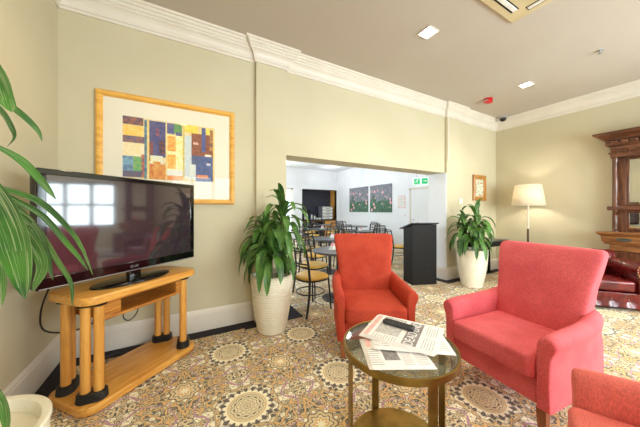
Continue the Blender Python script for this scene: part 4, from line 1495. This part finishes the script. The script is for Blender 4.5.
for k, (x, hgt, r_, mm, lab) in enumerate([(5.60, 0.26, 0.05, 'silver', 'silver coffee pot beside the black coffee machine'), (5.76, 0.20, 0.045, 'plastic_w', 'small white jug on the servery counter between pot and cups'),
                                           (5.905, 0.10, 0.045, 'plastic_w', 'low white cup on the servery counter left of the drawers'), (6.05, 0.10, 0.045, 'plastic_w', 'low white cup on the servery counter nearest the drawers')]):
    t = thing('jug' if k < 2 else 'cup', lab, 'jug' if k < 2 else 'cup', (x, 10.95, 0.871))
    MB().lathe([(r_ * 0.8, 0), (r_, hgt * 0.15), (r_ * 0.95, hgt * 0.6), (r_ * 0.75, hgt * 0.9), (r_ * 0.8, hgt), (r_ * 0.68, hgt), (r_ * 0.66, hgt * 0.7)], 18).build('body', M[mm], t)
    MB().tube([(r_ * 0.85, 0, hgt * 0.8), (r_ * 1.6, 0, hgt * 0.75), (r_ * 1.6, 0, hgt * 0.4), (r_ * 0.93, 0, hgt * 0.3)], 0.007, 6).build('handle', M[mm], t)

# two flower canvases, notice, exit sign on the right white wall
def canvas_mat():
    m, t, bs = base_mat('flower_canvas', (150, 152, 160), 0.7)
    v = t.coord()
    z = t.xyz(v)[2]
    n1 = t.noise(v, 7.0, 3.0)[0]
    lev = t.m('ADD', z, t.m('MULTIPLY', t.m('SUBTRACT', n1, 0.5), 0.9))
    c = t.mix(t.step(n1, 0.3, 0.7), lin((112, 116, 126)), lin((142, 144, 152)))
    stems = t.noise(t.mapping(v, (1, 9, 1.5)), 5.0, 2.0)[0]
    gmix = t.mix(t.step(t.noise(v, 22.0)[0], 0.4, 0.6), lin((28, 74, 50)), lin((74, 124, 84)))
    c = t.mix(t.m('MULTIPLY', t.step(lev, 0.62, 0.40), t.step(stems, 0.30, 0.5)), c, gmix)
    fl1 = t.vor(v, 4.6)['Distance']
    c = t.mix(t.m('MULTIPLY', t.step(fl1, 0.31, 0.22), t.step(t.noise(v, 2.5)[0], 0.36, 0.46)), c, lin((232, 170, 182)))
    t.put(bs.inputs['Base Color'], c)
    return m
fc = canvas_mat()
for y0, y1, lab in ((8.45, 9.79, 'grey canvas of pink flowers on the white wall, left of the pair'), (7.06, 8.30, 'grey canvas of pink flowers on the white wall, right of the pair nearer the exit')):
    o = thing('flower_canvas', lab, 'picture', (DXR - 0.001, (y0 + y1) / 2, 1.26), 0, 'pair of flower canvases')
    MB().box((-0.035, -(y1 - y0) / 2, 0), (0, (y1 - y0) / 2, 1.11)).build('canvas', fc, o, smooth=False, bevel=0.003)
o = thing('wall_notice', 'white notice with pale red border on the white wall left of the door', 'notice', (DXR - 0.001, 6.58, 1.42))
MB().box((-0.006, -0.17, 0), (0, 0.17, 0.45)).build('border', M['inkpink'], o, smooth=False)
MB().box((-0.008, -0.145, 0.025), (-0.0061, 0.145, 0.425)).build('sheet', M['plastic_w'], o, smooth=False)
b = MB()
for k in range(8):
    b.box((-0.0092, -0.11 + 0.02 * (k % 3), 0.08 + 0.035 * k), (-0.0081, 0.11, 0.09 + 0.035 * k))
b.build('text_lines', M['ink'], o, smooth=False)
o = thing('light_switch', 'white switch plate under the notice beside the white door', 'switch', (DXR - 0.001, 6.42, 1.10))
MB().box((-0.012, -0.04, 0), (0, 0.04, 0.11)).build('plate', M['plastic_w'], o, bevel=0.003)
MB().box((-0.017, -0.01, 0.04), (-0.0121, 0.01, 0.07)).build('rocker', M['trim'], o, bevel=0.002)
ex = thing('exit_sign', 'green and white exit sign hanging over the white door', 'exit sign', (6.62, 5.36, 2.13), R(-61))
MB().box((-0.26, -0.03, 0), (0.26, 0.03, 0.25)).build('housing', M['exitwhite'], ex, bevel=0.006)
MB().cyl((-0.15, 0, 0.25), (-0.15, 0, DCZ - 2.13), 0.008, n=8).cyl((0.15, 0, 0.25), (0.15, 0, DCZ - 2.13), 0.008, n=8).build('hanger', M['silver'], ex)
for x0 in (-0.215, 0.015):
    g = MB().box((x0, -0.034, 0.04), (x0 + 0.17, -0.0305, 0.21)).build('green_panel', M['exitgreen'], ex, smooth=False)
    b = MB()
    if x0 < 0:      # running figure
        cx = x0 + 0.085
        def stroke(pts, r_=0.008):
            b.tube([(cx + p * 0.05, -0.0355, 0.125 + q * 0.06) for p, q in pts], r_, 6)
        b.lathe([(0.001, -0.001), (0.014, -0.001), (0.014, 0.001), (0.001, 0.001)], 12, mtx=Matrix.Translation((cx + 0.018, -0.0355, 0.185)) @ Matrix.Rotation(PI / 2, 4, 'X'))
        stroke([(0.2, 0.75), (-0.1, -0.1)], 0.011)
        stroke([(0.2, 0.7), (0.8, 0.5), (1.1, 0.8)], 0.006)
        stroke([(0.1, 0.6), (-0.5, 0.5), (-0.8, 0.05)], 0.006)
        stroke([(-0.1, -0.1), (0.5, -0.4), (0.45, -1.0)], 0.008)
        stroke([(-0.1, -0.1), (-0.5, -0.6), (-1.1, -0.7)], 0.008)
    else:           # arrow
        cx = x0 + 0.085
        b.box((cx - 0.05, -0.0358, 0.117), (cx + 0.02, -0.0345, 0.133))
        vs = [b.b.verts.new((cx + p, -0.0358, 0.125 + q)) for p, q in ((0.015, -0.035), (0.06, 0.0), (0.015, 0.035))]
        b.face(vs)
    b.build('pictogram', M['exitwhite'], g, smooth=False)

# ------------------------------------------------------------------ light
def area(name, loc, rot, sx, sy, watts, col=(1, 1, 1)):
    li = bpy.data.lights.new(name, 'AREA')
    li.shape = 'RECTANGLE'
    li.size, li.size_y = sx, sy
    li.energy = watts
    li.color = col
    o = bpy.data.objects.new(name, li)
    o.location = loc
    o.rotation_euler = rot
    COL.objects.link(o)
    return o
DAY = (0.93, 0.97, 1.0)
for k, (u0, u1, z0, z1) in enumerate(REAR_FILL_WIN):
    area('daylight', ((u0 + u1) / 2, RY - 0.24, (z0 + z1) / 2), (R(90), 0, 0), u1 - u0, z1 - z0, (80, 200, 240)[k], DAY)
u0, u1, z0, z1 = RW_WIN[0]
area('daylight', (XR + 0.24, (u0 + u1) / 2, (z0 + z1) / 2), (R(90), 0, R(90)), u1 - u0, z1 - z0, 75, DAY)
area('daylight', (DXL - 0.24, 7.1, 1.5), (R(90), 0, R(-90)), 5.0, 2.0, 135, (0.9, 0.95, 1.0))  # daylight for the added window on the hidden left side
area('daylight', ((DWIN[0] + DWIN[1]) / 2, DY1 + 0.24, 1.3), (R(-90), 0, 0), 1.9, 2.1, 48, (0.95, 1.0, 0.95))
for x in (1.0, 3.6, 6.0):
    for y in (5.2, 7.6, 9.8):
        li = bpy.data.lights.new('dining_fill', 'POINT')  # bare point light without a fitting, added to brighten the dining room
        li.energy = 10
        li.shadow_soft_size = 0.15
        li.color = (0.96, 0.97, 1.0)
        o = bpy.data.objects.new('dining_fill', li)
        o.location = (x, y, DCZ - 0.25)
        COL.objects.link(o)

w = bpy.data.worlds.new('sky')
SC.world = w
w.use_nodes = True
bg = w.node_tree.nodes['Background']
bg.inputs[0].default_value = (0.80, 0.90, 1.0, 1)
bg.inputs[1].default_value = 3.0

# ------------------------------------------------------------------ camera
cam = bpy.data.cameras.new('camera')
cam.sensor_width = 36
cam.lens = 251 / 640 * 36
cam.clip_start = 0.05
cam.shift_y = -(213.5 - 210) / 640
co = bpy.data.objects.new('camera', cam)
co.location = (0, 0, 1.35)
co.rotation_euler = (R(90), 0, R(-28.98))
COL.objects.link(co)
SC.camera = co
SC.view_settings.view_transform = 'Standard'
SC.view_settings.look = 'None'
SC.view_settings.exposure = 0.16
SC.view_settings.gamma = 1.0
SC.cycles.use_denoising = True
SC.cycles.max_bounces = 10
SC.cycles.diffuse_bounces = 6
SC.cycles.sample_clamp_indirect = 6
